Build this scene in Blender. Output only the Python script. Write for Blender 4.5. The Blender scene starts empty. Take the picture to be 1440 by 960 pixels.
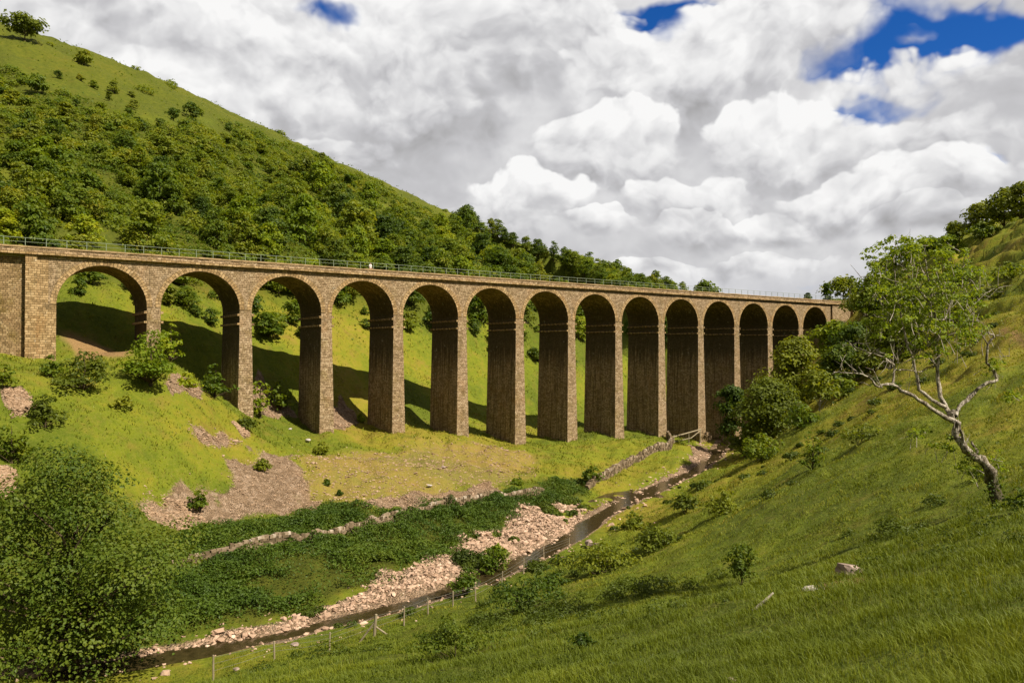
import bpy, math, random
import numpy as np

random.seed(7)
RNG = np.random.default_rng(11)
SC = bpy.context.scene
COL = SC.collection
R = math.radians

# ------------------------------------------------------------------ camera
F = 1079.0                                   # focal length in 1440-wide pixels
CAM = np.array([-7.53, -99.28, -4.68])
YAW, PIT = 0.6196, 0.0132
FW = np.array([math.sin(YAW) * math.cos(PIT), math.cos(YAW) * math.cos(PIT), math.sin(PIT)])
RT = np.array([math.cos(YAW), -math.sin(YAW), 0.0])
UP = np.cross(RT, FW)


def ray(px, py):
    return FW + (px - 720) / F * RT - (py - 480) / F * UP


def at_depth(px, py, d):
    return CAM + ray(px, py) * d


def at_plane_y(px, py, Y):
    r = ray(px, py)
    return CAM + r * ((Y - CAM[1]) / r[1])


def at_plane_z(px, py, Z):
    r = ray(px, py)
    return CAM + r * ((Z - CAM[2]) / r[2])


def make_camera():
    cam = bpy.data.cameras.new('camera')
    cam.lens = 36 * F / 1440
    cam.sensor_width = 36
    cam.clip_start = 0.1
    cam.clip_end = 20000
    o = bpy.data.objects.new('camera', cam)
    COL.objects.link(o)
    o.location = CAM
    o.rotation_euler = (math.pi / 2 + PIT, 0, -YAW)
    SC.camera = o


make_camera()

# ------------------------------------------------------------------ light
SUN_AZ = 156.0     # compass style: degrees from +Y towards +X
SUN_EL = 49.0
sd = np.array([math.sin(R(SUN_AZ)) * math.cos(R(SUN_EL)), math.cos(R(SUN_AZ)) * math.cos(R(SUN_EL)), math.sin(R(SUN_EL))])


def make_sun():
    l = bpy.data.lights.new('sun', 'SUN')
    l.energy = 4.4
    l.angle = R(0.5)
    l.color = (1.0, 0.92, 0.78)
    o = bpy.data.objects.new('sun', l)
    COL.objects.link(o)
    from mathutils import Vector
    o.rotation_euler = Vector(-sd).to_track_quat('-Z', 'Y').to_euler()
    o.location = (0, 0, 200)


make_sun()


class NT:
    """small helper to write node trees as expressions"""

    def __init__(self, tree):
        self.t = tree
        self.t.nodes.clear()

    def n(self, typ, **kw):
        nd = self.t.nodes.new(typ)
        for k, v in kw.items():
            setattr(nd, k, v)
        return nd

    def link(self, a, b):
        self.t.links.new(a, b)

    def put(self, sock, v):
        if isinstance(v, bpy.types.NodeSocket):
            self.link(v, sock)
        elif v is not None:
            try:
                sock.default_value = v
            except TypeError:
                sock.default_value = tuple(v) + (1,)

    def math(self, op, a, b=None, c=None, clamp=False):
        nd = self.n('ShaderNodeMath', operation=op, use_clamp=clamp)
        self.put(nd.inputs[0], a)
        self.put(nd.inputs[1], b)
        if c is not None:
            self.put(nd.inputs[2], c)
        return nd.outputs[0]

    def vmath(self, op, a, b=None, scale=None):
        nd = self.n('ShaderNodeVectorMath', operation=op)
        self.put(nd.inputs[0], a)
        if b is not None:
            self.put(nd.inputs[1], b)
        if scale is not None:
            self.put(nd.inputs['Scale'], scale)
        return nd.outputs['Value'] if op in ('DOT_PRODUCT', 'LENGTH') else nd.outputs[0]

    def noise(self, vec, scale=1.0, detail=3.0, rough=0.5, dist=0.0, color=False):
        nd = self.n('ShaderNodeTexNoise')
        self.put(nd.inputs['Vector'], vec)
        self.put(nd.inputs['Scale'], scale)
        self.put(nd.inputs['Detail'], detail)
        self.put(nd.inputs['Roughness'], rough)
        self.put(nd.inputs['Distortion'], dist)
        return nd.outputs['Color'] if color else nd.outputs[0]

    def ramp(self, fac, stops, interp='LINEAR'):
        nd = self.n('ShaderNodeValToRGB')
        cr = nd.color_ramp
        cr.interpolation = interp
        while len(cr.elements) < len(stops):
            cr.elements.new(0.5)
        for e, (p, c) in zip(cr.elements, stops):
            e.position = p
            e.color = tuple(c) + (1,) if len(c) == 3 else c
        self.put(nd.inputs[0], fac)
        return nd.outputs[0]

    def step(self, v, lo, hi):
        nd = self.n('ShaderNodeMapRange', interpolation_type='SMOOTHSTEP')
        self.put(nd.inputs[0], v)
        nd.inputs[1].default_value = lo
        nd.inputs[2].default_value = hi
        return nd.outputs[0]

    def mix(self, fac, a, b, blend='MIX'):
        nd = self.n('ShaderNodeMix', data_type='RGBA', blend_type=blend)
        self.put(nd.inputs[0], fac)
        self.put(nd.inputs[6], a)
        self.put(nd.inputs[7], b)
        return nd.outputs[2]


def make_world():
    w = bpy.data.worlds.new('World')
    SC.world = w
    w.use_nodes = True
    T = NT(w.node_tree)
    out = T.n('ShaderNodeOutputWorld')
    sky = T.n('ShaderNodeTexSky', sky_type='NISHITA')
    sky.sun_disc = False
    sky.sun_elevation = R(SUN_EL)
    sky.sun_rotation = R(SUN_AZ)
    sky.altitude = 1200
    sky.air_density = 1.0
    sky.dust_density = 0.2
    sky.ozone_density = 3.0
    tc = T.n('ShaderNodeTexCoord')
    d = T.vmath('NORMALIZE', tc.outputs['Generated'])
    sep = T.n('ShaderNodeSeparateXYZ')
    T.link(d, sep.inputs[0])
    x, y, z = sep.outputs
    # azimuth away from the valley axis and elevation, in degrees
    az = T.math('ARCTAN2', x, y)
    az = T.math('SUBTRACT', T.math('MULTIPLY', az, 57.2958), 35.5)
    el = T.math('MULTIPLY', T.math('ARCSINE', z), 57.2958)

    comb = T.n('ShaderNodeCombineXYZ')
    T.link(x, comb.inputs[0])
    T.link(y, comb.inputs[1])
    T.link(T.math('MULTIPLY', z, 1.2), comb.inputs[2])
    p0 = comb.outputs[0]
    wv = T.noise(p0, 4.0, 3, 0.5, color=True)
    wc = T.vmath('SUBTRACT', wv, (0.5, 0.5, 0.5))
    p1 = T.vmath('ADD', p0, T.vmath('SCALE', wc, scale=0.10))
    # the outlines of the cloud layout follow the same churning as the clouds
    sw = T.n('ShaderNodeSeparateXYZ')
    T.link(wc, sw.inputs[0])
    w2 = T.noise(p0, 15.0, 3, 0.55, color=True)
    s2 = T.n('ShaderNodeSeparateXYZ')
    T.link(w2, s2.inputs[0])
    azw = T.math('ADD', T.math('MULTIPLY_ADD', sw.outputs[0], 9.0, az), T.math('MULTIPLY_ADD', s2.outputs[0], 5.0, -2.5))
    elw = T.math('ADD', T.math('MULTIPLY_ADD', sw.outputs[2], 6.0, el), T.math('MULTIPLY_ADD', s2.outputs[2], 3.2, -1.6))

    def ell(a0, e0, sa, se):
        v = T.n('ShaderNodeCombineXYZ')
        T.link(T.math('MULTIPLY_ADD', azw, 1 / sa, -a0 / sa), v.inputs[0])
        T.link(T.math('MULTIPLY_ADD', elw, 1 / se, -e0 / se), v.inputs[1])
        return v.outputs[0]

    def total(items):
        acc = None
        for it, wgt in items:
            v = ell(*it)
            g_ = T.math('POWER', 0.36788, T.vmath('DOT_PRODUCT', v, v))
            acc = T.math('MULTIPLY', g_, wgt) if acc is None else T.math('MULTIPLY_ADD', g_, wgt, acc)
        return acc

    def puffs(p, det):
        """bulging cauliflower relief, about -1..1"""
        v = T.n('ShaderNodeTexVoronoi', feature='SMOOTH_F1')
        v.inputs['Scale'].default_value = 13.0
        v.inputs['Detail'].default_value = det * 0.8
        v.inputs['Roughness'].default_value = 0.58
        v.inputs['Lacunarity'].default_value = 2.2
        v.inputs['Smoothness'].default_value = 0.12
        v.normalize = True
        T.put(v.inputs['Vector'], p)
        return T.math('MULTIPLY_ADD', v.outputs['Distance'], -3.4, 1.5)

    fw = T.noise(p1, 26.0, 3, 0.55, color=True)
    pf = T.vmath('ADD', p1, T.vmath('SCALE', T.vmath('SUBTRACT', fw, (0.5, 0.5, 0.5)), scale=0.030))
    B0 = puffs(pf, 3.0)
    B1 = puffs(T.vmath('ADD', pf, (0.011, -0.010, 0.024)), 3.0)
    soft = T.noise(p1, 5.0, 4, 0.5)
    lit = T.math('MULTIPLY', T.math('SUBTRACT', B0, B1), LIT)
    lump = T.math('MULTIPLY_ADD', B0, 0.5, T.math('MULTIPLY_ADD', soft, 3.0, -1.5))
    base = T.math('ADD', T.math('MULTIPLY_ADD', soft, 0.55, 0.40), total(TONE))
    lum = T.math('MULTIPLY_ADD', lit, 0.30, base)
    opn = T.math('SUBTRACT', T.math('MULTIPLY_ADD', lump, 0.22, 0.42), total(HOLES))
    cov = T.step(opn, 0.0, 0.30)
    for (a0, e0, sa, se, top, bot) in HEAPS:
        v = ell(a0, e0, sa, se)
        sv = T.n('ShaderNodeSeparateXYZ')
        T.link(v, sv.inputs[0])
        r2 = T.vmath('DOT_PRODUCT', v, v)
        f = T.math('SUBTRACT', T.math('MULTIPLY_ADD', lump, 0.85, 0.80), r2)
        up = T.step(sv.outputs[1], -0.8, 0.7)
        width = T.math('MULTIPLY_ADD', up, -0.95, 1.20)     # crisp crown, dissolving base
        al = T.n('ShaderNodeMapRange', interpolation_type='SMOOTHSTEP')
        T.link(f, al.inputs[0])
        al.inputs[1].default_value = 0.0
        T.link(width, al.inputs[2])
        tone = T.math('MULTIPLY_ADD', up, top - bot, bot)
        tone = T.math('ADD', T.math('MULTIPLY_ADD', lit, 1.0, tone), T.math('MULTIPLY_ADD', soft, 0.4, -0.17))
        mf = T.n('ShaderNodeMix', data_type='FLOAT')
        T.link(al.outputs[0], mf.inputs[0])
        T.link(lum, mf.inputs[2])
        T.link(tone, mf.inputs[3])
        lum = mf.outputs[0]
        cov = T.math('MAXIMUM', cov, al.outputs[0])
    gap = T.math('MULTIPLY_ADD', lump, -0.42, total(GAPS))
    cov = T.math('MULTIPLY', cov, T.step(gap, 0.80, 0.22))
    col = T.ramp(lum, [(0.0, (0.145, 0.141, 0.139)), (0.3, (0.205, 0.202, 0.205)), (0.55, (0.305, 0.303, 0.312)), (0.78, (0.425, 0.423, 0.425)), (1.0, (0.515, 0.512, 0.508))])
    low = T.step(el, 7.0, 1.0)
    col = T.mix(T.math('MULTIPLY', low, 0.4), col, (0.335, 0.34, 0.38, 1))
    hs = T.n('ShaderNodeHueSaturation')
    hs.inputs['Saturation'].default_value = 1.35
    T.link(sky.outputs[0], hs.inputs['Color'])
    skc = T.vmath('MULTIPLY', hs.outputs[0], (0.034, 0.042, 0.060))
    bg_front = T.n('ShaderNodeBackground')
    T.link(T.mix(cov, skc, col), bg_front.inputs['Color'])
    # elsewhere: unseen warm grey cloud with gaps, added as fill for shaded faces
    bg_rest = T.n('ShaderNodeBackground')
    T.link(T.mix(T.step(T.noise(p0, 2.0, 2, 0.5), 0.36, 0.58), skc, (0.285, 0.270, 0.235, 1)), bg_rest.inputs['Color'])
    front = T.math('MULTIPLY', T.step(T.math('ABSOLUTE', az), 56.0, 46.0), T.step(el, 42.0, 32.0))
    front = T.math('MULTIPLY', front, T.step(el, -4.0, -2.0))
    mx = T.n('ShaderNodeMixShader')
    T.link(front, mx.inputs[0])
    T.link(bg_rest.outputs[0], mx.inputs[1])
    T.link(bg_front.outputs[0], mx.inputs[2])
    T.link(mx.outputs[0], out.inputs['Surface'])
    w.cycles.sampling_method = 'NONE'


LIT = 0.40


def sky_spot(px, py, rx, ry):
    """direction (azimuth from the valley axis, elevation) and half widths, all in degrees"""
    a_ = math.atan((px - 720) / 1079)
    e_ = math.atan((494 - py) / 1079 * math.cos(a_))
    k = 57.2958 / 1079
    return (math.degrees(a_), math.degrees(e_), rx * k * math.cos(a_) ** 2, ry * k * math.cos(a_))


HOLES = [(sky_spot(1255, 40, 80, 55), 0.55), (sky_spot(1385, 42, 90, 28), 0.55), (sky_spot(1180, 85, 60, 22), 0.45), (sky_spot(905, 12, 70, 34), 0.75), (sky_spot(470, 4, 85, 22), 0.85),
         (sky_spot(1215, 152, 75, 15), 0.45), (sky_spot(1400, 215, 40, 10), 0.3), (sky_spot(1110, 400, 90, 10), 0.15)]
GAPS = [(sky_spot(468, 2, 52, 17), 0.9), (sky_spot(905, 18, 40, 30), 0.85), (sky_spot(1255, 40, 48, 42), 0.7), (sky_spot(1340, 30, 60, 22), 0.75), (sky_spot(1420, 40, 50, 20), 0.8), (sky_spot(1190, 85, 50, 10), 0.45), (sky_spot(1210, 152, 60, 9), 0.42)]
TONE = [(sky_spot(120, 25, 90, 35), -0.12), (sky_spot(470, 200, 130, 60), -0.10), (sky_spot(600, 250, 120, 60), -0.10), (sky_spot(880, 270, 100, 50), -0.10), (sky_spot(860, 370, 120, 25), -0.10), (sky_spot(300, 130, 200, 60), 0.15)]
# sunlit heaps, back to front: centre, half widths, tone of crown and of base
HEAPS = [sky_spot(*q[:4]) + q[4:] for q in (
    (330, 95, 260, 120, 0.80, 0.45), (230, 130, 150, 60, 0.84, 0.50), (430, 150, 120, 70, 0.86, 0.46), (330, 60, 120, 55, 0.92, 0.55), (480, 230, 120, 50, 0.72, 0.42), (60, 30, 160, 50, 0.62, 0.45), (560, 60, 160, 75, 0.90, 0.55), (1060, 60, 190, 95, 0.88, 0.52), (720, 70, 150, 90, 0.82, 0.42),
    (1330, 110, 190, 52, 0.92, 0.62), (1385, 10, 42, 16, 0.72, 0.6), (1295, 52, 40, 20, 0.72, 0.6),
    (600, 160, 130, 75, 0.68, 0.30), (900, 130, 150, 85, 0.82, 0.35), (1330, 200, 180, 60, 0.86, 0.45), (1100, 200, 150, 70, 0.96, 0.40), (860, 215, 110, 60, 0.88, 0.32), (1340, 255, 140, 55, 0.95, 0.45),
    (985, 285, 110, 45, 0.78, 0.36), (1180, 290, 110, 45, 0.90, 0.38), (960, 325, 70, 34, 0.74, 0.42), (1075, 315, 75, 36, 0.82, 0.36), (1330, 310, 110, 30, 0.66, 0.42),
    (700, 330, 130, 36, 0.70, 0.42), (735, 290, 85, 48, 0.96, 0.40), (855, 325, 40, 22, 0.86, 0.45), (930, 385, 190, 16, 0.72, 0.55), (1080, 370, 130, 16, 0.75, 0.55))]
make_world()
vs = SC.view_settings
vs.view_transform = 'Standard'
vs.look = 'None'
vs.exposure = 0.88
vs.gamma = 1
vs.use_curve_mapping = False
SC.cycles.max_bounces = 5
SC.cycles.diffuse_bounces = 3
SC.cycles.transmission_bounces = 2
SC.cycles.transparent_max_bounces = 4
SC.cycles.use_adaptive_sampling = True
SC.cycles.caustics_reflective = False
SC.cycles.caustics_refractive = False

# ------------------------------------------------------------------ noise
def _hash(ix, iy, seed):
    h = (ix.astype(np.int64) * 374761393 + iy.astype(np.int64) * 668265263 + seed * 1442695041) & 0xFFFFFFFF
    h = ((h ^ (h >> 13)) * 1274126177) & 0xFFFFFFFF
    h = h ^ (h >> 16)
    return (h & 0xFFFF) / 65535.0


def vnoise(x, y, seed=0):
    x = np.asarray(x, float)
    y = np.asarray(y, float)
    ix, iy = np.floor(x), np.floor(y)
    fx, fy = x - ix, y - iy
    fx = fx * fx * (3 - 2 * fx)
    fy = fy * fy * (3 - 2 * fy)
    a, b = _hash(ix, iy, seed), _hash(ix + 1, iy, seed)
    c, d = _hash(ix, iy + 1, seed), _hash(ix + 1, iy + 1, seed)
    return (a + (b - a) * fx) * (1 - fy) + (c + (d - c) * fx) * fy - 0.5


def fbm(x, y, octv=4, seed=0, gain=0.5):
    s, a = 0, 1
    for i in range(octv):
        s = s + a * vnoise(x * 2 ** i + 17.3 * i, y * 2 ** i - 9.1 * i, seed + i)
        a *= gain
    return s


def sstep(v, a, b):
    t = np.clip((v - a) / (b - a), 0, 1)
    return t * t * (3 - 2 * t)


# ------------------------------------------------------------------ terrain
PER = 10.8                 # pier spacing
DEP = 7.9                  # width of the viaduct
ZW = -22.3                 # water level
C = []                     # control points (x, y, z)


def cd(px, py, d):
    C.append(at_depth(px, py, d))


def cy(px, py, Y):
    C.append(at_plane_y(px, py, Y))


def cw(x, y, z):
    C.append(np.array([x, y, z], float))


# slope under the camera
g = CAM + np.array([0, 0, -1.7])
for l_, d_, h_ in ((0, 0, -1.7), (4, 6, -2.6), (2.8, 8.5, -3.6), (0, 13, -5.5), (-4, 20, -8.4), (-10.9, 28, -12.1), (-14, 8, -6.9), (-20, 20, -11.6), (10, 0, 0.5), (0, -15, 2.6), (-15, -15, -1.0),
                   (15, -15, 6.0), (16, 5, 0.6), (30, -10, 9), (-35, 0, -9.5), (30, 15, 2.6), (-28, 10, -11), (-60, -20, -14), (50, 10, 9), (60, -40, 26), (0, -60, 16), (-50, -60, 3)):
    w_ = CAM + RT * l_ + np.array([FW[0], FW[1], 0]) * d_
    cw(w_[0], w_[1], CAM[2] + h_)
cd(1190, 812, 19.5); cd(1395, 705, 26); cd(1045, 822, 34); cd(1440, 700, 27); cd(1440, 600, 41); cd(1440, 500, 62)
cd(1440, 410, 90); cd(1440, 340, 128); cd(1440, 312, 165); cd(1325, 350, 190); cd(1250, 385, 215)
cd(1330, 480, 88); cd(1300, 560, 60); cd(1200, 640, 52); cd(1100, 700, 52); cd(1000, 760, 47); cd(900, 840, 36)
cd(1230, 545, 98); cd(1150, 585, 97); cd(1090, 615, 96); cd(1020, 660, 100); cd(960, 690, 92); cd(900, 730, 78); cd(830, 765, 68)
cd(760, 815, 57); cd(660, 850, 50); cd(560, 885, 45.5); cd(460, 915, 42); cd(340, 945, 38.5); cd(200, 985, 36)
# valley floor: gravel, nettle flats, walls
for px, py, h in ((150, 945, -17.4), (300, 905, -17.2), (430, 870, -17.3), (560, 830, -17.2), (700, 760, -17.2), (800, 712, -17.2), (880, 695, -17.5), (960, 660, -17.5), (1005, 632, -17.5),
                  (300, 850, -16.7), (450, 815, -16.6), (600, 760, -16.6), (720, 710, -16.6),
                  (200, 806, -15.9), (330, 783, -15.8), (500, 745, -15.8), (640, 704, -15.9), (760, 690, -16.2),
                  (300, 745, -15.2), (450, 725, -15.2), (600, 700, -15.3), (750, 672, -15.8), (850, 668, -16.2), (930, 640, -16.4)):
    C.append(at_plane_z(px, py, CAM[2] + h))
# near side of the viaduct
cy(60, 500, 0); cy(218, 500, 0); cy(345, 578, 0); cy(458, 600, 0); cy(558, 607, 0); cy(648, 608, 0); cy(731, 621, 0); cy(804, 619, 0); cy(873, 616, 0); cy(937, 612, 0); cy(990, 622, 0)
cy(1040, 618, 0); cy(1082, 560, 0); cy(1122, 500, 0); cy(1160, 462, 0); cy(1200, 440, 0)
cy(-200, 470, 0)
cd(400, 620, 97); cd(500, 622, 104); cd(600, 622, 108); cd(690, 632, 113); cd(780, 640, 116); cd(860, 640, 123)
cd(330, 640, 81); cd(420, 660, 84); cd(520, 660, 90); cd(620, 655, 97); cd(720, 660, 100)
cd(300, 580, 84); cd(240, 540, 79); cd(120, 540, 74); cd(0, 540, 68); cd(0, 610, 61); cd(100, 620, 64); cd(200, 640, 68); cd(0, 690, 55); cd(120, 700, 60); cd(230, 715, 66); cd(-150, 560, 60); cd(-150, 750, 48)
cd(0, 800, 49); cd(0, 930, 39.5)
# under and behind the viaduct
cy(150, 482, 8); cy(290, 545, 8); cy(410, 590, 8); cy(505, 598, 9); cy(590, 604, 9); cy(668, 607, 9); cy(745, 608, 9); cy(815, 607, 9); cy(880, 604, 9); cy(940, 612, 9)
for px, py, d in ((140, 425, 99), (280, 460, 108), (400, 495, 118), (490, 512, 126), (585, 537, 136), (668, 562, 147), (745, 582, 158), (815, 592, 170), (880, 590, 185)):
    cd(px, py, d)
for px, py, d in ((145, 390, 108), (280, 400, 124), (400, 440, 131), (500, 450, 142), (590, 450, 158), (675, 450, 175), (745, 460, 190), (815, 470, 205), (882, 520, 210)):
    cd(px, py, d)
for px, py, d in ((-300, 300, 105), (-300, 100, 170), (-300, -80, 260), (0, 330, 112), (0, 200, 162), (0, 110, 198), (0, 50, 232), (200, 350, 126), (200, 230, 180), (200, 150, 222), (200, 108, 258), (400, 365, 150), (400, 280, 212), (400, 200, 295),
                  (600, 385, 185), (600, 335, 255), (600, 286, 360), (650, 308, 375), (700, 388, 215), (700, 362, 290), (700, 334, 395), (760, 398, 235), (760, 380, 310), (760, 356, 420), (820, 405, 260), (820, 392, 340), (820, 374, 440), (880, 412, 320), (880, 394, 460), (930, 412, 520), (970, 420, 600), (1000, 425, 420), (1100, 425, 420), (1000, 500, 260), (1100, 470, 260), (1190, 430, 240)):
    cd(px, py, d)
# plateau behind the skyline
for px, py, d in ((0, 62, 320), (200, 125, 360), (400, 215, 420), (600, 312, 520), (700, 352, 560), (800, 384, 640), (-300, -20, 380)):
    cd(px, py, d)
CP = np.array(C)


def tps_fit(P, lam=0.02):
    n = len(P)
    X = P[:, :2] / 100.0
    r2 = ((X[:, None] - X[None]) ** 2).sum(2)
    K = 0.5 * r2 * np.log(r2 + 1e-12)
    A = np.zeros((n + 3, n + 3))
    A[:n, :n] = K + lam * 0.02 * np.eye(n)
    A[:n, n] = 1
    A[:n, n + 1:] = X
    A[n:, :n] = A[:n, n:].T
    b = np.zeros(n + 3)
    b[:n] = P[:, 2]
    return np.linalg.solve(A, b), X


TW, TX = tps_fit(CP)


def tps(x, y):
    x = np.asarray(x, float)
    y = np.asarray(y, float)
    sh = x.shape
    x = x.ravel() / 100
    y = y.ravel() / 100
    out = np.empty_like(x)
    n = len(TX)
    for i in range(0, len(x), 40000):
        xs, ys = x[i:i + 40000], y[i:i + 40000]
        r2 = (xs[:, None] - TX[None, :, 0]) ** 2 + (ys[:, None] - TX[None, :, 1]) ** 2
        out[i:i + 40000] = (0.5 * r2 * np.log(r2 + 1e-12)) @ TW[:n] + TW[n] + TW[n + 1] * xs + TW[n + 2] * ys
    return out.reshape(sh)


STREAM = np.array([at_plane_z(px, py, ZW)[:2] for px, py in
                   ((-160, 985), (60, 955), (200, 930), (300, 913), (400, 893), (500, 868), (575, 850), (650, 824), (720, 797), (785, 765), (838, 730), (880, 706), (930, 684), (975, 664), (1005, 642), (1018, 622), (1022, 606))])
d_ = STREAM[-1] - STREAM[-2]
STREAM = np.vstack([STREAM, STREAM[-1] + d_ * 1.2 + np.array([3, 8]), STREAM[-1] + d_ * 2 + np.array([8, 30]), STREAM[-1] + np.array([30, 90]), STREAM[-1] + np.array([90, 200])])


def poly_dist(x, y, P):
    best = np.full(np.shape(x), 1e9)
    for a, b in zip(P[:-1], P[1:]):
        ab = b - a
        t = np.clip(((x - a[0]) * ab[0] + (y - a[1]) * ab[1]) / (ab @ ab), 0, 1)
        best = np.minimum(best, np.hypot(x - a[0] - t * ab[0], y - a[1] - t * ab[1]))
    return best


def height(x, y, rough=True):
    x = np.asarray(x, float)
    y = np.asarray(y, float)
    z = tps(x, y)
    r = np.hypot(x - CAM[0], y - CAM[1])
    far = sstep(r, 650, 1300)
    z = z * (1 - far) + 25 * far
    z = np.clip(z, -21.9, 130)
    if rough:
        k = np.clip(r / 60.0, 0.55, 3.0)
        z = z + fbm(x / 9, y / 9, 4, 3) * 0.72 * k + fbm(x / 1.7, y / 1.7, 3, 9) * 0.24 * np.clip(r / 30, 0.6, 2.4)
        # sheep terraces on the steep bank beyond the old tree
        lat = (x - CAM[0]) * RT[0] + (y - CAM[1]) * RT[1]
        bank = sstep(lat, 26, 44) * sstep(y, -85, -60) * (1 - sstep(r, 170, 230)) * sstep(z, -12, -4)
        ph = z * 1.9 + fbm(x / 7, y / 7, 3, 21) * 5
        z = z + bank * 1.0 * np.sin(ph) * (0.6 + fbm(x / 15, y / 15, 2, 5))
    sdst = poly_dist(x, y, STREAM)
    wv = 0.55 + vnoise(x / 4, y / 4, 77) * 0.9
    z = np.where(sdst < 30, np.minimum(z, (ZW - 0.16) + np.maximum(sdst - wv, 0) * 0.34 + np.maximum(sdst - wv - 2, 0) * 0.6), z)
    return z


def hit(px, py, dmin=2.0, dmax=900.0):
    """where the line of sight through a photo pixel meets the ground"""
    r = ray(px, py)
    d = np.geomspace(dmin, dmax, 700)
    P = CAM[None] + r[None] * d[:, None]
    below = P[:, 2] < height(P[:, 0], P[:, 1], False)
    i = int(np.argmax(below)) if below.any() else -1
    if i <= 0:
        d0 = d[-1] if i < 0 else d[0]
    else:
        a, b = d[i - 1], d[i]
        for _ in range(18):
            m = (a + b) / 2
            p = CAM + r * m
            if p[2] < height(p[0:1], p[1:2], False)[0]:
                b = m
            else:
                a = m
        d0 = b
    p = CAM + r * d0
    p[2] = height(p[0:1], p[1:2])[0]
    return p


def depth_of(p):
    return float((np.asarray(p) - CAM) @ FW)


def ground(x, y):
    return float(height(np.array([x]), np.array([y]))[0])


def in_poly(x, y, P):
    inside = np.zeros(np.shape(x), bool)
    n = len(P)
    for i in range(n):
        x0, y0 = P[i]
        x1, y1 = P[(i + 1) % n]
        c = ((y0 > y) != (y1 > y)) & (x < (x1 - x0) * (y - y0) / (y1 - y0 + 1e-12) + x0)
        inside ^= c
    return inside


def patch(pix, soft=1.5, warp=1.5, seed=0, nm=None):
    """a ground patch whose outline is walked on the terrain; returns f(x, y) in 0..1"""
    P = np.array([hit(a, b)[:2] for a, b in pix])
    lo, hi = P.min(0) - soft - warp, P.max(0) + soft + warp

    def f(x, y):
        out = np.zeros(np.shape(x))
        sel = (x > lo[0]) & (x < hi[0]) & (y > lo[1]) & (y < hi[1])
        if not np.any(sel):
            return out
        xs, ys = x[sel], y[sel]
        xw = xs + fbm(xs / 3, ys / 3, 4, seed) * warp * 2
        yw = ys + fbm(xs / 3 + 50, ys / 3, 4, seed + 5) * warp * 2
        ins = in_poly(xw, yw, P)
        dd = poly_dist(xw, yw, np.vstack([P, P[:1]]))
        sg = np.where(ins, dd, -dd)
        out[sel] = sstep(sg, -soft, soft)
        return out
    f.poly = P
    return f


NETTLE = [patch([(170, 800), (300, 740), (420, 715), (560, 712), (700, 690), (770, 672), (830, 668), (803, 699), (742, 706), (676, 742), (636, 772), (540, 812), (472, 848), (388, 870), (288, 896), (150, 925), (60, 935), (60, 820)], 1.2, 1.1, 31)]
GRAVEL = [patch([(190, 918), (290, 893), (390, 868), (470, 845), (540, 808), (640, 768), (680, 738), (740, 708), (815, 700), (825, 715), (800, 750), (760, 768), (690, 795), (600, 830), (540, 848), (420, 885), (300, 908), (200, 924)], 0.5, 0.7, 41),
          patch([(985, 622), (1000, 640), (980, 660), (955, 672), (900, 700), (850, 712), (860, 700), (930, 675), (968, 655), (975, 630)], 0.4, 0.7, 43)]
SCREE = [patch([(258, 176), (268, 178), (278, 192), (268, 190)], 0.8, 0.8, 151), patch([(296, 196), (304, 200), (308, 208), (298, 204)], 0.8, 0.8, 152), patch([(372, 220), (380, 224), (384, 232), (374, 228)], 0.8, 0.8, 153), patch([(424, 222), (440, 228), (444, 240), (430, 234)], 0.8, 1.0, 154),
         patch([(330, 655), (365, 650), (415, 640), (425, 665), (430, 715), (380, 722), (290, 735), (275, 740), (310, 700), (335, 685)], 1.8, 1.5, 51),
         patch([(235, 690), (270, 700), (285, 720), (270, 738), (220, 735), (205, 715)], 1.4, 1.2, 53),
         patch([(258, 595), (275, 600), (305, 617), (340, 628), (325, 635), (295, 625)], 0.4, 0.7, 55),
         patch([(325, 600), (335, 602), (350, 615), (345, 620)], 0.3, 0.5, 57),
         patch([(0, 655), (20, 660), (25, 690), (0, 700)], 0.5, 0.5, 58),
         patch([(5, 550), (35, 555), (55, 580), (30, 585), (10, 570)], 0.4, 0.6, 59),
         patch([(530, 700), (590, 690), (650, 684), (700, 672), (700, 690), (600, 705), (500, 712)], 0.6, 1.0, 60),
         patch([(228, 535), (245, 525), (285, 545), (280, 560), (240, 548)], 0.4, 0.6, 61),
         patch([(455, 598), (475, 560), (495, 580), (510, 600), (480, 604)], 0.3, 0.5, 62),
         patch([(352, 560), (372, 540), (400, 565), (420, 585), (380, 590)], 0.4, 0.7, 63)]
STONY = [patch([(430, 645), (480, 635), (600, 620), (690, 628), (750, 645), (740, 665), (690, 680), (560, 700), (440, 712)], 1.5, 1.6, 71)]
EARTH = [patch([(1146, 826), (1165, 815), (1200, 815), (1215, 822), (1190, 836), (1160, 838)], 0.15, 0.2, 84), patch([(1405, 462), (1425, 465), (1440, 478), (1440, 488), (1420, 476)], 0.4, 0.4, 83), patch([(86, 468), (120, 470), (185, 495), (175, 503), (100, 494)], 0.6, 0.7, 81)]


def union(fs, x, y):
    m = np.zeros(np.shape(x))
    for f in fs:
        m = np.maximum(m, f(x, y))
    return m


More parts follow.
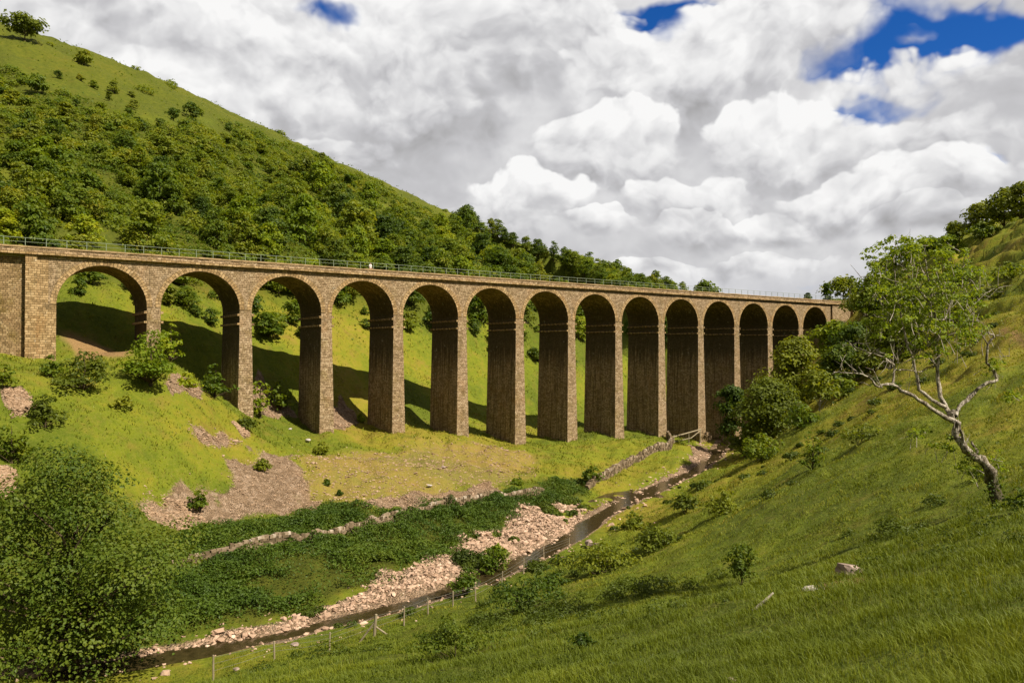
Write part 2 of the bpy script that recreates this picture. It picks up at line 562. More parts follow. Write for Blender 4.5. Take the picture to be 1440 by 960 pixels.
def cover(x, y, z):
    """scree, lush growth, dryness (with painted bank light) and bare soil at every ground point"""
    r = np.hypot(x - CAM[0], y - CAM[1])
    veg = fbm(x / 2.6, y / 2.6, 3, 401)
    scree = np.maximum(union(SCREE, x, y), union(GRAVEL, x, y) * (1 - 0.95 * sstep(veg, 0.24, 0.34)))
    stony = union(STONY, x, y)
    n1 = fbm(x / 2.2, y / 2.2, 3, 91)
    scree = np.maximum(scree, stony * sstep(n1, 0.0, 0.35) * 0.35)
    nett = union(NETTLE, x, y)
    # bracken and brambles on the far hillside above the open grass
    hill = sstep(z, 0, 9) * sstep(y, 6, 25) * (1 - sstep(x, 420, 520))
    open_ = sstep(fbm(x / 30, y / 30, 4, 95), 0.10, 0.40)
    # the upper quarter of the hill is open sheep pasture
    azd = np.degrees(np.arctan2((x - CAM[0]), (y - CAM[1])) - YAW)
    rsk = np.interp(azd, [-45, -33.7, -25.7, -16.5, -6.3, 4.0], [220, 232, 258, 295, 360, 430])
    top = sstep(r / rsk + fbm(x / 40, y / 40, 3, 96) * 0.24, 0.90, 0.98) * (1 - sstep(azd, -7, 1))
    lush = np.maximum(nett, hill * (1 - 0.55 * open_) * (1 - 0.88 * top))
    dry = np.clip(0.35 + fbm(x / 14, y / 14, 4, 97) * 0.9 + 0.35 * stony + 0.10 * top + 0.30 * sstep(y, -40, -10) * (1 - sstep(z, 4, 14)) * (1 - sstep(x, 62, 92)), 0, 1)
    lat = (x - CAM[0]) * RT[0] + (y - CAM[1]) * RT[1]
    dry = np.clip(dry + 0.36 * sstep(r + 0.9 * lat, 42, 85) * sstep(lat, 2, 14) * (y < 0) - 0.25 * (1 - sstep(r, 12, 40)), 0, 1)  # sunlight painted into the upper bank's dryness, near ground toned darker
    earth = np.maximum(union(EARTH, x, y), stony * 0.38)
    sdst = poly_dist(x, y, STREAM)
    scree = np.maximum(scree, (1 - sstep(sdst, 1.0, 2.4)) * 0.85)
    return np.stack([scree, np.maximum(lush, 0.72 * top * hill), dry, earth], -1)


# ------------------------------------------------------------------ mesh helpers
def np_mesh(name, V, Fs, mats, attr=None, mat_index=None, smooth=False, uv=None):
    """V (n,3); Fs: list of int arrays (m,k), one per polygon size"""
    me = bpy.data.meshes.new(name)
    V = np.ascontiguousarray(V, dtype=np.float32)
    Fs = [np.asarray(f, dtype=np.int32) for f in Fs if len(f)]
    me.vertices.add(len(V))
    me.vertices.foreach_set('co', V.ravel())
    li = np.concatenate([f.ravel() for f in Fs])
    tot = np.concatenate([np.full(len(f), f.shape[1], np.int32) for f in Fs])
    st = np.concatenate([[0], np.cumsum(tot)[:-1]]).astype(np.int32)
    me.loops.add(len(li))
    me.loops.foreach_set('vertex_index', li)
    me.polygons.add(len(tot))
    me.polygons.foreach_set('loop_start', st)
    try:
        me.polygons.foreach_set('loop_total', tot)
    except Exception:
        pass
    for m in (mats if isinstance(mats, (list, tuple)) else [mats]):
        me.materials.append(m)
    if mat_index is not None:
        me.polygons.foreach_set('material_index', np.asarray(mat_index, np.int32))
    me.polygons.foreach_set('use_smooth', np.full(len(tot), bool(smooth)))
    if attr:
        for k, v in attr.items():
            v = np.asarray(v, np.float32)
            if v.ndim == 1:
                a = me.attributes.new(k, 'FLOAT', 'POINT')
                a.data.foreach_set('value', v)
            else:
                a = me.attributes.new(k, 'FLOAT_COLOR', 'POINT')
                a.data.foreach_set('color', np.ascontiguousarray(v).ravel())
    if uv is not None:
        l = me.uv_layers.new(name='UVMap')
        l.data.foreach_set('uv', np.asarray(uv, np.float32)[li].ravel() if len(uv) == len(V) else np.asarray(uv, np.float32).ravel())
    me.update(calc_edges=True)
    me.validate(verbose=False)
    return me


def link(name, me, parent=None, loc=None):
    o = bpy.data.objects.new(name, me)
    COL.objects.link(o)
    if parent is not None:
        o.parent = parent
    if loc is not None:
        o.location = loc
    return o


def tag(o, label, cat, group=None):
    o['label'] = label
    o['category'] = cat
    if group:
        o['group'] = group
    return o


def empty(name, loc=(0, 0, 0), rz=0.0, sc=1.0):
    o = bpy.data.objects.new(name, None)
    COL.objects.link(o)
    o.location = loc
    o.rotation_euler = (0, 0, rz)
    o.scale = (sc,) * 3 if np.isscalar(sc) else sc
    o.empty_display_size = 0.3
    return o


class MB:
    """collects quads with their own UVs (metres)"""

    def __init__(s):
        s.v, s.f, s.uv = [], [], []

    def quad(s, a, b, c, d, uv=None):
        i = len(s.v)
        s.v += [a, b, c, d]
        s.f.append((i, i + 1, i + 2, i + 3))
        if uv is None:
            n = np.cross(np.subtract(b, a), np.subtract(d, a))
            k = int(np.argmax(np.abs(n)))
            ax = {0: (1, 2), 1: (0, 2), 2: (0, 1)}[k]
            uv = [(p[ax[0]], p[ax[1]]) for p in (a, b, c, d)]
        s.uv += list(uv)

    def box(s, x0, x1, y0, y1, z0, z1, t=0.0):
        """box, optionally tapering by t on x at its top"""
        b = [(x0, y0, z0), (x1, y0, z0), (x1, y1, z0), (x0, y1, z0)]
        u = [(x0 + t, y0, z1), (x1 - t, y0, z1), (x1 - t, y1, z1), (x0 + t, y1, z1)]
        s.hexa(b, u)

    def hexa(s, b, u):
        for i in range(4):
            j = (i + 1) % 4
            s.quad(b[i], b[j], u[j], u[i])
        s.quad(*u)
        s.quad(b[3], b[2], b[1], b[0])

    def tube(s, pts, radii, n=8, knots=0.0):
        pts = [np.asarray(p, float) for p in pts]
        rings = []
        for i, p in enumerate(pts):
            t = pts[min(i + 1, len(pts) - 1)] - pts[max(i - 1, 0)]
            t = t / (np.linalg.norm(t) + 1e-9)
            a = np.cross(t, (0.31, 0.22, 0.92) if abs(t[2]) < 0.8 else (0.92, 0.3, 0.2))
            a /= np.linalg.norm(a)
            b = np.cross(t, a)
            kr = [1 + random.gauss(0, knots) if knots else 1.0 for _ in range(n)]
            rings.append([p + kr[k] * radii[i] * (math.cos(k * 2 * math.pi / n) * a + math.sin(k * 2 * math.pi / n) * b) for k in range(n)])
        L = 0
        for i in range(len(rings) - 1):
            dl = np.linalg.norm(pts[i + 1] - pts[i])
            for k in range(n):
                j = (k + 1) % n
                s.quad(rings[i][k], rings[i][j], rings[i + 1][j], rings[i + 1][k], [(k * .1, L), (k * .1 + .1, L), (k * .1 + .1, L + dl), (k * .1, L + dl)])
            L += dl

    def mesh(s, name, mat, smooth=False):
        return np_mesh(name, np.array(s.v), [np.array(s.f)], mat, uv=np.array(s.uv), smooth=smooth)

    def build(s, name, mat, parent=None, smooth=False, weld=False):
        me = s.mesh(name, mat, smooth)
        if weld:
            import bmesh
            bm = bmesh.new()
            bm.from_mesh(me)
            bmesh.ops.remove_doubles(bm, verts=bm.verts, dist=1e-4)
            bm.to_mesh(me)
            bm.free()
        return link(name, me, parent)


# ------------------------------------------------------------------ materials
def material(name):
    m = bpy.data.materials.new(name)
    m.use_nodes = True
    T = NT(m.node_tree)
    out = T.n('ShaderNodeOutputMaterial')
    return m, T, out


def principled(T, out, col, rough=0.8, spec=0.3, normal=None):
    b = T.n('ShaderNodeBsdfPrincipled')
    T.put(b.inputs['Base Color'], col)
    T.put(b.inputs['Roughness'], rough)
    b.inputs['Specular IOR Level'].default_value = spec
    if normal is not None:
        T.link(normal, b.inputs['Normal'])
    T.link(b.outputs[0], out.inputs['Surface'])
    return b


def bump(T, h, strength=0.5, dist=0.1):
    nd = T.n('ShaderNodeBump')
    nd.inputs['Strength'].default_value = strength
    nd.inputs['Distance'].default_value = dist
    T.link(h, nd.inputs['Height'])
    return nd.outputs[0]


def mat_ground():
    m, T, out = material('turf_and_stone')
    at = T.n('ShaderNodeAttribute', attribute_name='cover')
    sp = T.n('ShaderNodeSeparateColor')
    T.link(at.outputs['Color'], sp.inputs[0])
    scree, lush, dry = sp.outputs
    earth = at.outputs['Alpha']
    pos = T.n('ShaderNodeNewGeometry').outputs['Position']
    nA = T.noise(pos, 0.09, 5, 0.6)
    nB = T.noise(pos, 0.9, 6, 0.65)
    nC = T.noise(pos, 5.0, 5, 0.7)
    gm = T.math('ADD', T.math('MULTIPLY', dry, 0.75), T.math('MULTIPLY', T.math('SUBTRACT', nB, 0.5), 0.9))
    gm = T.math('ADD', gm, T.math('MULTIPLY', T.math('SUBTRACT', nA, 0.5), 0.7))
    grass = T.ramp(gm, [(0.0, (0.066, 0.088, 0.007)), (0.25, (0.092, 0.122, 0.008)), (0.5, (0.145, 0.165, 0.010)), (0.72, (0.200, 0.182, 0.014)), (1.0, (0.25, 0.180, 0.032))])
    grass = T.mix(T.step(nC, 0.42, 0.75), grass, T.mix(0.45, grass, (0.22, 0.20, 0.045, 1)))
    nD = T.noise(pos, 0.33, 6, 0.68)
    grass = T.mix(T.math('MULTIPLY', T.step(nD, 0.50, 0.70), T.math('MULTIPLY_ADD', dry, 0.5, 0.18)), grass, (0.20, 0.135, 0.030, 1))
    grass = T.mix(T.math('MULTIPLY', T.step(nD, 0.46, 0.28), 0.45), grass, (0.068, 0.092, 0.007, 1))
    brk = T.ramp(T.math('ADD', T.math('MULTIPLY', nB, 0.7), T.math('MULTIPLY', nC, 0.3)), [(0.25, (0.032, 0.040, 0.006)), (0.5, (0.066, 0.074, 0.008)), (0.72, (0.100, 0.100, 0.012)), (0.9, (0.13, 0.12, 0.02))])
    c = T.mix(lush, grass, brk)
    v = T.n('ShaderNodeTexVoronoi')
    v.inputs['Scale'].default_value = 2.6
    T.link(pos, v.inputs['Vector'])
    stc = T.ramp(v.outputs['Color'], [(0.1, (0.20, 0.130, 0.075)), (0.5, (0.32, 0.215, 0.130)), (0.9, (0.45, 0.32, 0.215))])
    v2 = T.n('ShaderNodeTexVoronoi')
    v2.inputs['Scale'].default_value = 7.0
    T.link(pos, v2.inputs['Vector'])
    stc = T.mix(T.math('MULTIPLY', T.step(v2.outputs['Distance'], 0.3, 0.7), 0.6), stc, (0.13, 0.09, 0.055, 1))
    sm = T.step(T.math('ADD', scree, T.math('MULTIPLY', T.math('SUBTRACT', nC, 0.5), 0.75)), 0.36, 0.62)
    c = T.mix(sm, c, stc)
    c = T.mix(T.math('MULTIPLY', earth, 0.85), c, T.ramp(nC, [(0.3, (0.22, 0.12, 0.055)), (0.7, (0.36, 0.215, 0.10))]))
    h = T.math('ADD', T.math('MULTIPLY', nC, 0.6), T.math('MULTIPLY', nB, 1.2))
    h = T.math('ADD', h, T.math('MULTIPLY', T.math('MULTIPLY', v2.outputs['Distance'], sm), -0.8))
    principled(T, out, c, 0.95, 0.1, bump(T, h, 0.9, 0.35))
    return m


def mat_leaf(name, stops, trans=0.48, clump=0.6, vary=0.36):
    """leaves: colour varies from leaf to leaf and from plant to plant"""
    m, T, out = material(name)
    at = T.n('ShaderNodeAttribute', attribute_name='tint')
    oi = T.n('ShaderNodeObjectInfo')
    pos = T.n('ShaderNodeNewGeometry').outputs['Position']
    n = T.noise(pos, clump, 3, 0.6)
    f = T.math('ADD', T.math('MULTIPLY_ADD', at.outputs['Fac'], vary, (0.5 - vary) * 0.5), T.math('MULTIPLY', oi.outputs['Random'], 0.34))
    f = T.math('ADD', f, T.math('MULTIPLY', T.math('SUBTRACT', n, 0.5), 0.7))
    f = T.math('ADD', f, 0.06)
    c = T.ramp(f, stops)
    b = T.n('ShaderNodeBsdfPrincipled')
    T.link(c, b.inputs['Base Color'])
    b.inputs['Roughness'].default_value = 0.55
    b.inputs['Specular IOR Level'].default_value = 0.25
    tr = T.n('ShaderNodeBsdfTranslucent')
    T.link(T.mix(1.0, c, (1.35, 1.25, 0.5, 1), 'MULTIPLY'), tr.inputs['Color'])
    mx = T.n('ShaderNodeMixShader')
    mx.inputs[0].default_value = trans
    T.link(b.outputs[0], mx.inputs[1])
    T.link(tr.outputs[0], mx.inputs[2])
    T.link(mx.outputs[0], out.inputs['Surface'])
    return m


def mat_simple(name, lo, hi, scale=3.0, rough=0.85, bstr=0.5, bdist=0.05, spec=0.25, stretch=None):
    m, T, out = material(name)
    tc = T.n('ShaderNodeTexCoord').outputs['Object']
    if stretch:
        tc = T.vmath('MULTIPLY', tc, stretch)
    n1 = T.noise(tc, scale, 5, 0.6)
    n2 = T.noise(tc, scale * 6, 3, 0.6)
    f = T.math('ADD', T.math('MULTIPLY', n1, 0.7), T.math('MULTIPLY', n2, 0.3))
    principled(T, out, T.ramp(f, [(0.3, lo), (0.7, hi)]), rough, spec, bump(T, f, bstr, bdist))
    return m


def mat_old_bark():
    m, T, out = material('old_tree_bark')
    tc = T.n('ShaderNodeTexCoord').outputs['Object']
    sp = T.n('ShaderNodeSeparateXYZ')
    T.link(tc, sp.inputs[0])
    st = T.vmath('MULTIPLY', tc, (1.0, 1.0, 0.45))
    n1 = T.noise(st, 7.0, 5, 0.7)
    n2 = T.noise(tc, 24.0, 4, 0.7)
    f = T.math('ADD', T.math('MULTIPLY', n1, 0.7), T.math('MULTIPLY', n2, 0.3))
    c = T.ramp(f, [(0.34, (0.035, 0.026, 0.016)), (0.46, (0.15, 0.12, 0.085)), (0.54, (0.40, 0.345, 0.27)), (0.66, (0.66, 0.60, 0.51))])
    moss = T.step(T.math('MULTIPLY_ADD', T.noise(tc, 2.5, 4, 0.6), 2.2, sp.outputs[2]), 3.0, 1.7)
    c = T.mix(T.math('MULTIPLY', moss, 0.85), c, T.ramp(n2, [(0.3, (0.022, 0.020, 0.008)), (0.7, (0.085, 0.075, 0.025))]))
    principled(T, out, c, 0.92, 0.1, bump(T, f, 1.0, 0.12))
    return m


def mat_masonry(name, dark=1.0, bw=0.42, bh=0.225, moss=0.5, damp_shade=False):
    """coursed rubble limestone, block by block, from metre UVs"""
    m, T, out = material(name)
    uv = T.n('ShaderNodeTexCoord').outputs['UV']
    pos = T.n('ShaderNodeNewGeometry').outputs['Position']
    wob = T.noise(pos, 1.3, 2, 0.5, color=True)
    uvw = T.vmath('ADD', uv, T.vmath('SCALE', T.vmath('SUBTRACT', wob, (0.5, 0.5, 0.5)), scale=0.16))
    bt = T.n('ShaderNodeTexBrick')
    bt.offset = 0.45
    bt.squash = 0.7
    bt.squash_frequency = 3
    T.link(uvw, bt.inputs['Vector'])
    bt.inputs['Color1'].default_value = (0, 0, 0, 1)
    bt.inputs['Color2'].default_value = (1, 1, 1, 1)
    bt.inputs['Mortar'].default_value = (0.5, 0.5, 0.5, 1)
    bt.inputs['Scale'].default_value = 1.0
    bt.inputs['Mortar Size'].default_value = 0.022
    bt.inputs['Mortar Smooth'].default_value = 0.3
    bt.inputs['Bias'].default_value = 0.0
    bt.inputs['Brick Width'].default_value = bw
    bt.inputs['Row Height'].default_value = bh
    # per-block value from snapped brick colour plus patchy weathering
    n1 = T.noise(pos, 0.35, 4, 0.6)
    n2 = T.noise(pos, 2.6, 5, 0.7)
    n3 = T.noise(pos, 9.0, 3, 0.7)
    f = T.math('ADD', T.math('MULTIPLY', bt.outputs['Color'], 0.28), T.math('MULTIPLY_ADD', n2, 0.66, -0.03))
    f = T.math('ADD', f, T.math('MULTIPLY', T.math('SUBTRACT', n3, 0.5), 0.55))
    c = T.ramp(f, [(0.12, (0.087, 0.060, 0.031)), (0.30, (0.230, 0.158, 0.084)), (0.46, (0.375, 0.262, 0.152)), (0.62, (0.50, 0.37, 0.23)), (0.82, (0.74, 0.63, 0.47))])
    # ochre iron staining and grey-green lichen in big patches
    c = T.mix(T.math('MULTIPLY', T.step(n1, 0.52, 0.72), 0.28), c, (0.42, 0.21, 0.08, 1))
    mz = T.math('MULTIPLY', T.step(T.noise(pos, 0.55, 5, 0.65), 0.46, 0.68), moss)
    c = T.mix(mz, c, T.mix(1.0, c, (0.62, 0.62, 0.36, 1), 'MULTIPLY'))
    # drips running down the face
    sx = T.n('ShaderNodeMapping')
    sx.inputs['Scale'].default_value = (2.2, 2.2, 0.10)
    T.link(pos, sx.inputs['Vector'])
    drip = T.step(T.noise(sx.outputs[0], 1.0, 4, 0.6), 0.55, 0.78)
    c = T.mix(T.math('MULTIPLY', drip, 0.50), c, (0.095, 0.074, 0.036, 1))
    if damp_shade:
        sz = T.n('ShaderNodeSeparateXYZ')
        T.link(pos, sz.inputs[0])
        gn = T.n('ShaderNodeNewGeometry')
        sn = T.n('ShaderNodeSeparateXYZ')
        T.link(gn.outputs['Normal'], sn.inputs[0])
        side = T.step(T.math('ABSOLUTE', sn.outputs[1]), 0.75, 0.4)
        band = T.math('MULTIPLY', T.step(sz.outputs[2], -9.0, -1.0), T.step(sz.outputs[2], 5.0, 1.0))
        st = T.math('MULTIPLY_ADD', band, 0.34, T.math('MULTIPLY_ADD', T.noise(sx.outputs[0], 1.7, 5, 0.65), 1.0, -0.42))  # damp stains, enlarged as painted shade to keep the side faces dark
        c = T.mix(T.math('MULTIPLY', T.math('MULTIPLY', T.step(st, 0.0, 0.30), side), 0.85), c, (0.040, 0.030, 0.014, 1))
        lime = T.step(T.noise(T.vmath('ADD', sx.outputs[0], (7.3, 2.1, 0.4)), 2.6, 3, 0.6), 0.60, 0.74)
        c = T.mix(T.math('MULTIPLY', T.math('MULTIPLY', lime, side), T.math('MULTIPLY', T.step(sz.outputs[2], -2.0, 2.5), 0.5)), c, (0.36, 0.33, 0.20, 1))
    c = T.mix(T.math('MULTIPLY', bt.outputs['Fac'], 0.85), c, (0.085, 0.058, 0.030, 1))
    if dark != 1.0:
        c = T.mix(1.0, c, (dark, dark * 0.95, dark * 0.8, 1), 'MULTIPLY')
    oi = T.n('ShaderNodeObjectInfo')
    c = T.mix(T.math('MULTIPLY', oi.outputs['Random'], 0.30), c, T.mix(1.0, c, (0.72, 0.70, 0.62, 1), 'MULTIPLY'))
    wht = T.step(T.noise(pos, 1.15, 6, 0.72), 0.60, 0.70)
    c = T.mix(T.math('MULTIPLY', wht, 0.45), c, (0.52, 0.46, 0.36, 1))
    drk = T.step(T.noise(T.vmath('ADD', pos, (31.0, 4.0, 9.0)), 0.8, 6, 0.7), 0.56, 0.70)
    c = T.mix(T.math('MULTIPLY', drk, 0.5), c, (0.085, 0.066, 0.036, 1))
    h = T.math('ADD', T.math('MULTIPLY', bt.outputs['Fac'], -1.0), T.math('MULTIPLY', n3, 0.8))
    h = T.math('ADD', h, T.math('MULTIPLY', bt.outputs['Color'], 0.5))
    principled(T, out, c, 0.92, 0.15, bump(T, h, 0.8, 0.08))
    return m


def mat_water():
    m, T, out = material('peaty_water')
    pos = T.n('ShaderNodeNewGeometry').outputs['Position']
    n = T.noise(pos, 2.2, 4, 0.6)
    principled(T, out, T.ramp(n, [(0.3, (0.020, 0.014, 0.005)), (0.7, (0.05, 0.036, 0.014))]), 0.12, 0.4, bump(T, n, 0.25, 0.06))
    return m


M = dict(
    ground=mat_ground(),
    water=mat_water(),
    stone=mat_masonry('coursed_limestone', moss=0.4),
    mossy=mat_masonry('mossy_limestone', 0.82, moss=0.9),
    ashlar=mat_masonry('dressed_limestone', 1.05, 0.55, 0.26, 0.25),
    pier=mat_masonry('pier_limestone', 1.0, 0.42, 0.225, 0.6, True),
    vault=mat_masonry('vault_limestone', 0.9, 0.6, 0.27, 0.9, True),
    coping=mat_simple('coping_stone', (0.20, 0.135, 0.06), (0.42, 0.29, 0.15), 1.5),
    metal=mat_simple('galvanised_rail', (0.15, 0.19, 0.12), (0.27, 0.31, 0.22), 2.0, 0.5, 0.1, 0.01),
    ballast=mat_simple('path_ballast', (0.16, 0.12, 0.08), (0.33, 0.27, 0.2), 4.0),
    bark=mat_simple('dark_bark', (0.035, 0.026, 0.014), (0.11, 0.08, 0.045), 5.0, 0.95, 0.9, 0.06, 0.1, (1, 1, 0.3)),
    pale_bark=mat_simple('pale_lichened_bark', (0.10, 0.080, 0.055), (0.56, 0.49, 0.39), 3.2, 0.9, 0.9, 0.05, 0.1),
    old_bark=mat_old_bark(),
    timber=mat_simple('weathered_timber', (0.16, 0.125, 0.075), (0.36, 0.30, 0.2), 6.0, 0.9, 0.5, 0.02, 0.1, (1, 1, 0.2)),
    wire=mat_simple('fence_wire', (0.12, 0.11, 0.09), (0.2, 0.19, 0.16), 2.0, 0.6),
    rock=mat_simple('limestone_rock', (0.13, 0.088, 0.066), (0.42, 0.32, 0.265), 2.5, 0.9, 0.9, 0.06, 0.1),
    pale_rock=mat_simple('pale_limestone', (0.22, 0.185, 0.15), (0.58, 0.52, 0.47), 4.0, 0.9, 0.8, 0.04, 0.1),
    cobble=None, drywall=None, skin=None)


def mat_cobble(name, stops):
    m, T, out = material(name)
    at = T.n('ShaderNodeAttribute', attribute_name='tint')
    pos = T.n('ShaderNodeNewGeometry').outputs['Position']
    n = T.noise(pos, 7.0, 4, 0.65)
    f = T.math('ADD', T.math('MULTIPLY', at.outputs['Fac'], 0.65), T.math('MULTIPLY', n, 0.35))
    principled(T, out, T.ramp(f, stops), 0.9, 0.15, bump(T, n, 0.7, 0.05))
    return m


M['cobble'] = mat_cobble('river_cobbles', [(0.1, (0.18, 0.115, 0.07)), (0.45, (0.37, 0.245, 0.165)), (0.75, (0.53, 0.37, 0.26)), (0.95, (0.68, 0.53, 0.42))])
M['drywall'] = mat_cobble('field_stone', [(0.1, (0.06, 0.045, 0.022)), (0.5, (0.19, 0.135, 0.08)), (0.78, (0.34, 0.26, 0.18)), (0.95, (0.66, 0.58, 0.48))])
M['scree_chip'] = mat_cobble('scree_chips', [(0.1, (0.17, 0.105, 0.058)), (0.5, (0.32, 0.212, 0.130)), (0.9, (0.48, 0.345, 0.235))])
M['leaf_mid'] = mat_leaf('leaf_mid_green', [(0.1, (0.045, 0.086, 0.0062)), (0.45, (0.109, 0.158, 0.0086)), (0.7, (0.199, 0.233, 0.0123)), (0.95, (0.304, 0.276, 0.0173))])
M['leaf_olive'] = mat_leaf('leaf_olive', [(0.1, (0.063, 0.086, 0.0088)), (0.45, (0.136, 0.168, 0.0117)), (0.7, (0.217, 0.241, 0.0161)), (0.95, (0.315, 0.301, 0.0264))])
M['leaf_bright'] = mat_leaf('leaf_bright', [(0.1, (0.079, 0.134, 0.0062)), (0.45, (0.179, 0.242, 0.0099)), (0.7, (0.304, 0.337, 0.0123)), (0.95, (0.450, 0.380, 0.0185))])
M['leaf_dark'] = mat_leaf('leaf_dark', [(0.1, (0.034, 0.062, 0.0065)), (0.45, (0.072, 0.117, 0.0091)), (0.7, (0.133, 0.169, 0.0119)), (0.95, (0.217, 0.216, 0.0158))])
M['leaf_wood'] = mat_leaf('leaf_wood', [(0.1, (0.047, 0.084, 0.0072)), (0.35, (0.103, 0.156, 0.0100)), (0.6, (0.189, 0.223, 0.0128)), (0.8, (0.273, 0.250, 0.0172)), (0.95, (0.365, 0.260, 0.0286))], clump=0.25)
M['leaf_ash'] = mat_leaf('leaf_ash', [(0.1, (0.028, 0.057, 0.0055)), (0.45, (0.072, 0.116, 0.0088)), (0.7, (0.129, 0.165, 0.0132)), (0.95, (0.202, 0.198, 0.0176))], 0.4, 0.5)
M['leaf_rank'] = mat_leaf('leaf_rank', [(0.1, (0.044, 0.068, 0.0065)), (0.45, (0.099, 0.130, 0.0091)), (0.7, (0.161, 0.189, 0.0130)), (0.95, (0.247, 0.234, 0.0234))], 0.4, 0.5)
M['leaf_old'] = mat_leaf('leaf_old_tree', [(0.1, (0.090, 0.132, 0.0096)), (0.45, (0.180, 0.246, 0.0144)), (0.7, (0.276, 0.330, 0.0192)), (0.95, (0.372, 0.372, 0.0300))], 0.5, 0.9)
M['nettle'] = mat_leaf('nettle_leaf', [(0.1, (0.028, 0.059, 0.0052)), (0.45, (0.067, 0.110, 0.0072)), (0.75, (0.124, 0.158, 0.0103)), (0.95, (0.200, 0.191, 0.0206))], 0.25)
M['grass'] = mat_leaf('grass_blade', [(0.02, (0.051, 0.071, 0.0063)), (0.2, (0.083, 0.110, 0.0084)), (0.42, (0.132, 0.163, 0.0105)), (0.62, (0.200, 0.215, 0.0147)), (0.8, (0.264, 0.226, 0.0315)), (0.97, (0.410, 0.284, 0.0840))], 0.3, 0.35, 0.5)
M['fabric_white'] = mat_simple('white_cloth', (0.6, 0.58, 0.55), (0.8, 0.78, 0.75), 8)
M['fabric_dark'] = mat_simple('dark_cloth', (0.02, 0.022, 0.03), (0.05, 0.05, 0.06), 8)
M['skin'] = mat_simple('skin', (0.36, 0.2, 0.13), (0.5, 0.3, 0.2), 6)


# ------------------------------------------------------------------ ground sheet
def make_ground():
    a_in = np.linspace(-42, 42, 560)
    a_out = np.concatenate([np.linspace(-180, -43, 70)[:-1], a_in, np.linspace(43, 180, 70)[1:]])
    az = np.radians(a_out) + YAW
    rr = np.concatenate([[0.0, 0.8], np.geomspace(1.6, 700, 470), np.geomspace(760, 9000, 16)])
    A, Rr = np.meshgrid(az, rr)
    x = CAM[0] + Rr * np.sin(A)
    y = CAM[1] + Rr * np.cos(A)
    z = height(x, y)
    cov = cover(x, y, z)
    # tussocky surface in the long grass, rubble surface in the scree
    nr, na = A.shape
    V = np.stack([x, y, z], -1).reshape(-1, 3)
    i = np.arange(nr - 1)[:, None] * na + np.arange(na - 1)[None]
    Q = np.stack([i, i + 1, i + na + 1, i + na], -1).reshape(-1, 4)[:, ::-1]
    me = np_mesh('ground', V, [Q], M['ground'], {'cover': cov.reshape(-1, 4)}, smooth=True)
    o = link('ground', me)
    o['kind'] = 'structure'
    return o


make_ground()


def make_stream():
    P = STREAM
    # resample
    seg = np.hypot(*np.diff(P, axis=0).T)
    L = np.concatenate([[0], np.cumsum(seg)])
    t = np.arange(0, L[-1], 1.2)
    X = np.interp(t, L, P[:, 0])
    Y = np.interp(t, L, P[:, 1])
    tx, ty = np.gradient(X), np.gradient(Y)
    n = np.hypot(tx, ty)
    nx, ny = -ty / n, tx / n
    W = 4.2
    rows = [np.stack([X + nx * s, Y + ny * s, np.full_like(X, ZW)], -1) for s in (-W, 0, W)]
    V = np.stack(rows, 1).reshape(-1, 3)
    F_ = []
    for i in range(len(t) - 1):
        for k in range(2):
            a = i * 3 + k
            F_.append((a, a + 1, a + 4, a + 3))
    o = link('stream_water', np_mesh('stream_water', V, [np.array(F_)[:, ::-1]], M['water'], smooth=True))
    o['kind'] = 'structure'


make_stream()

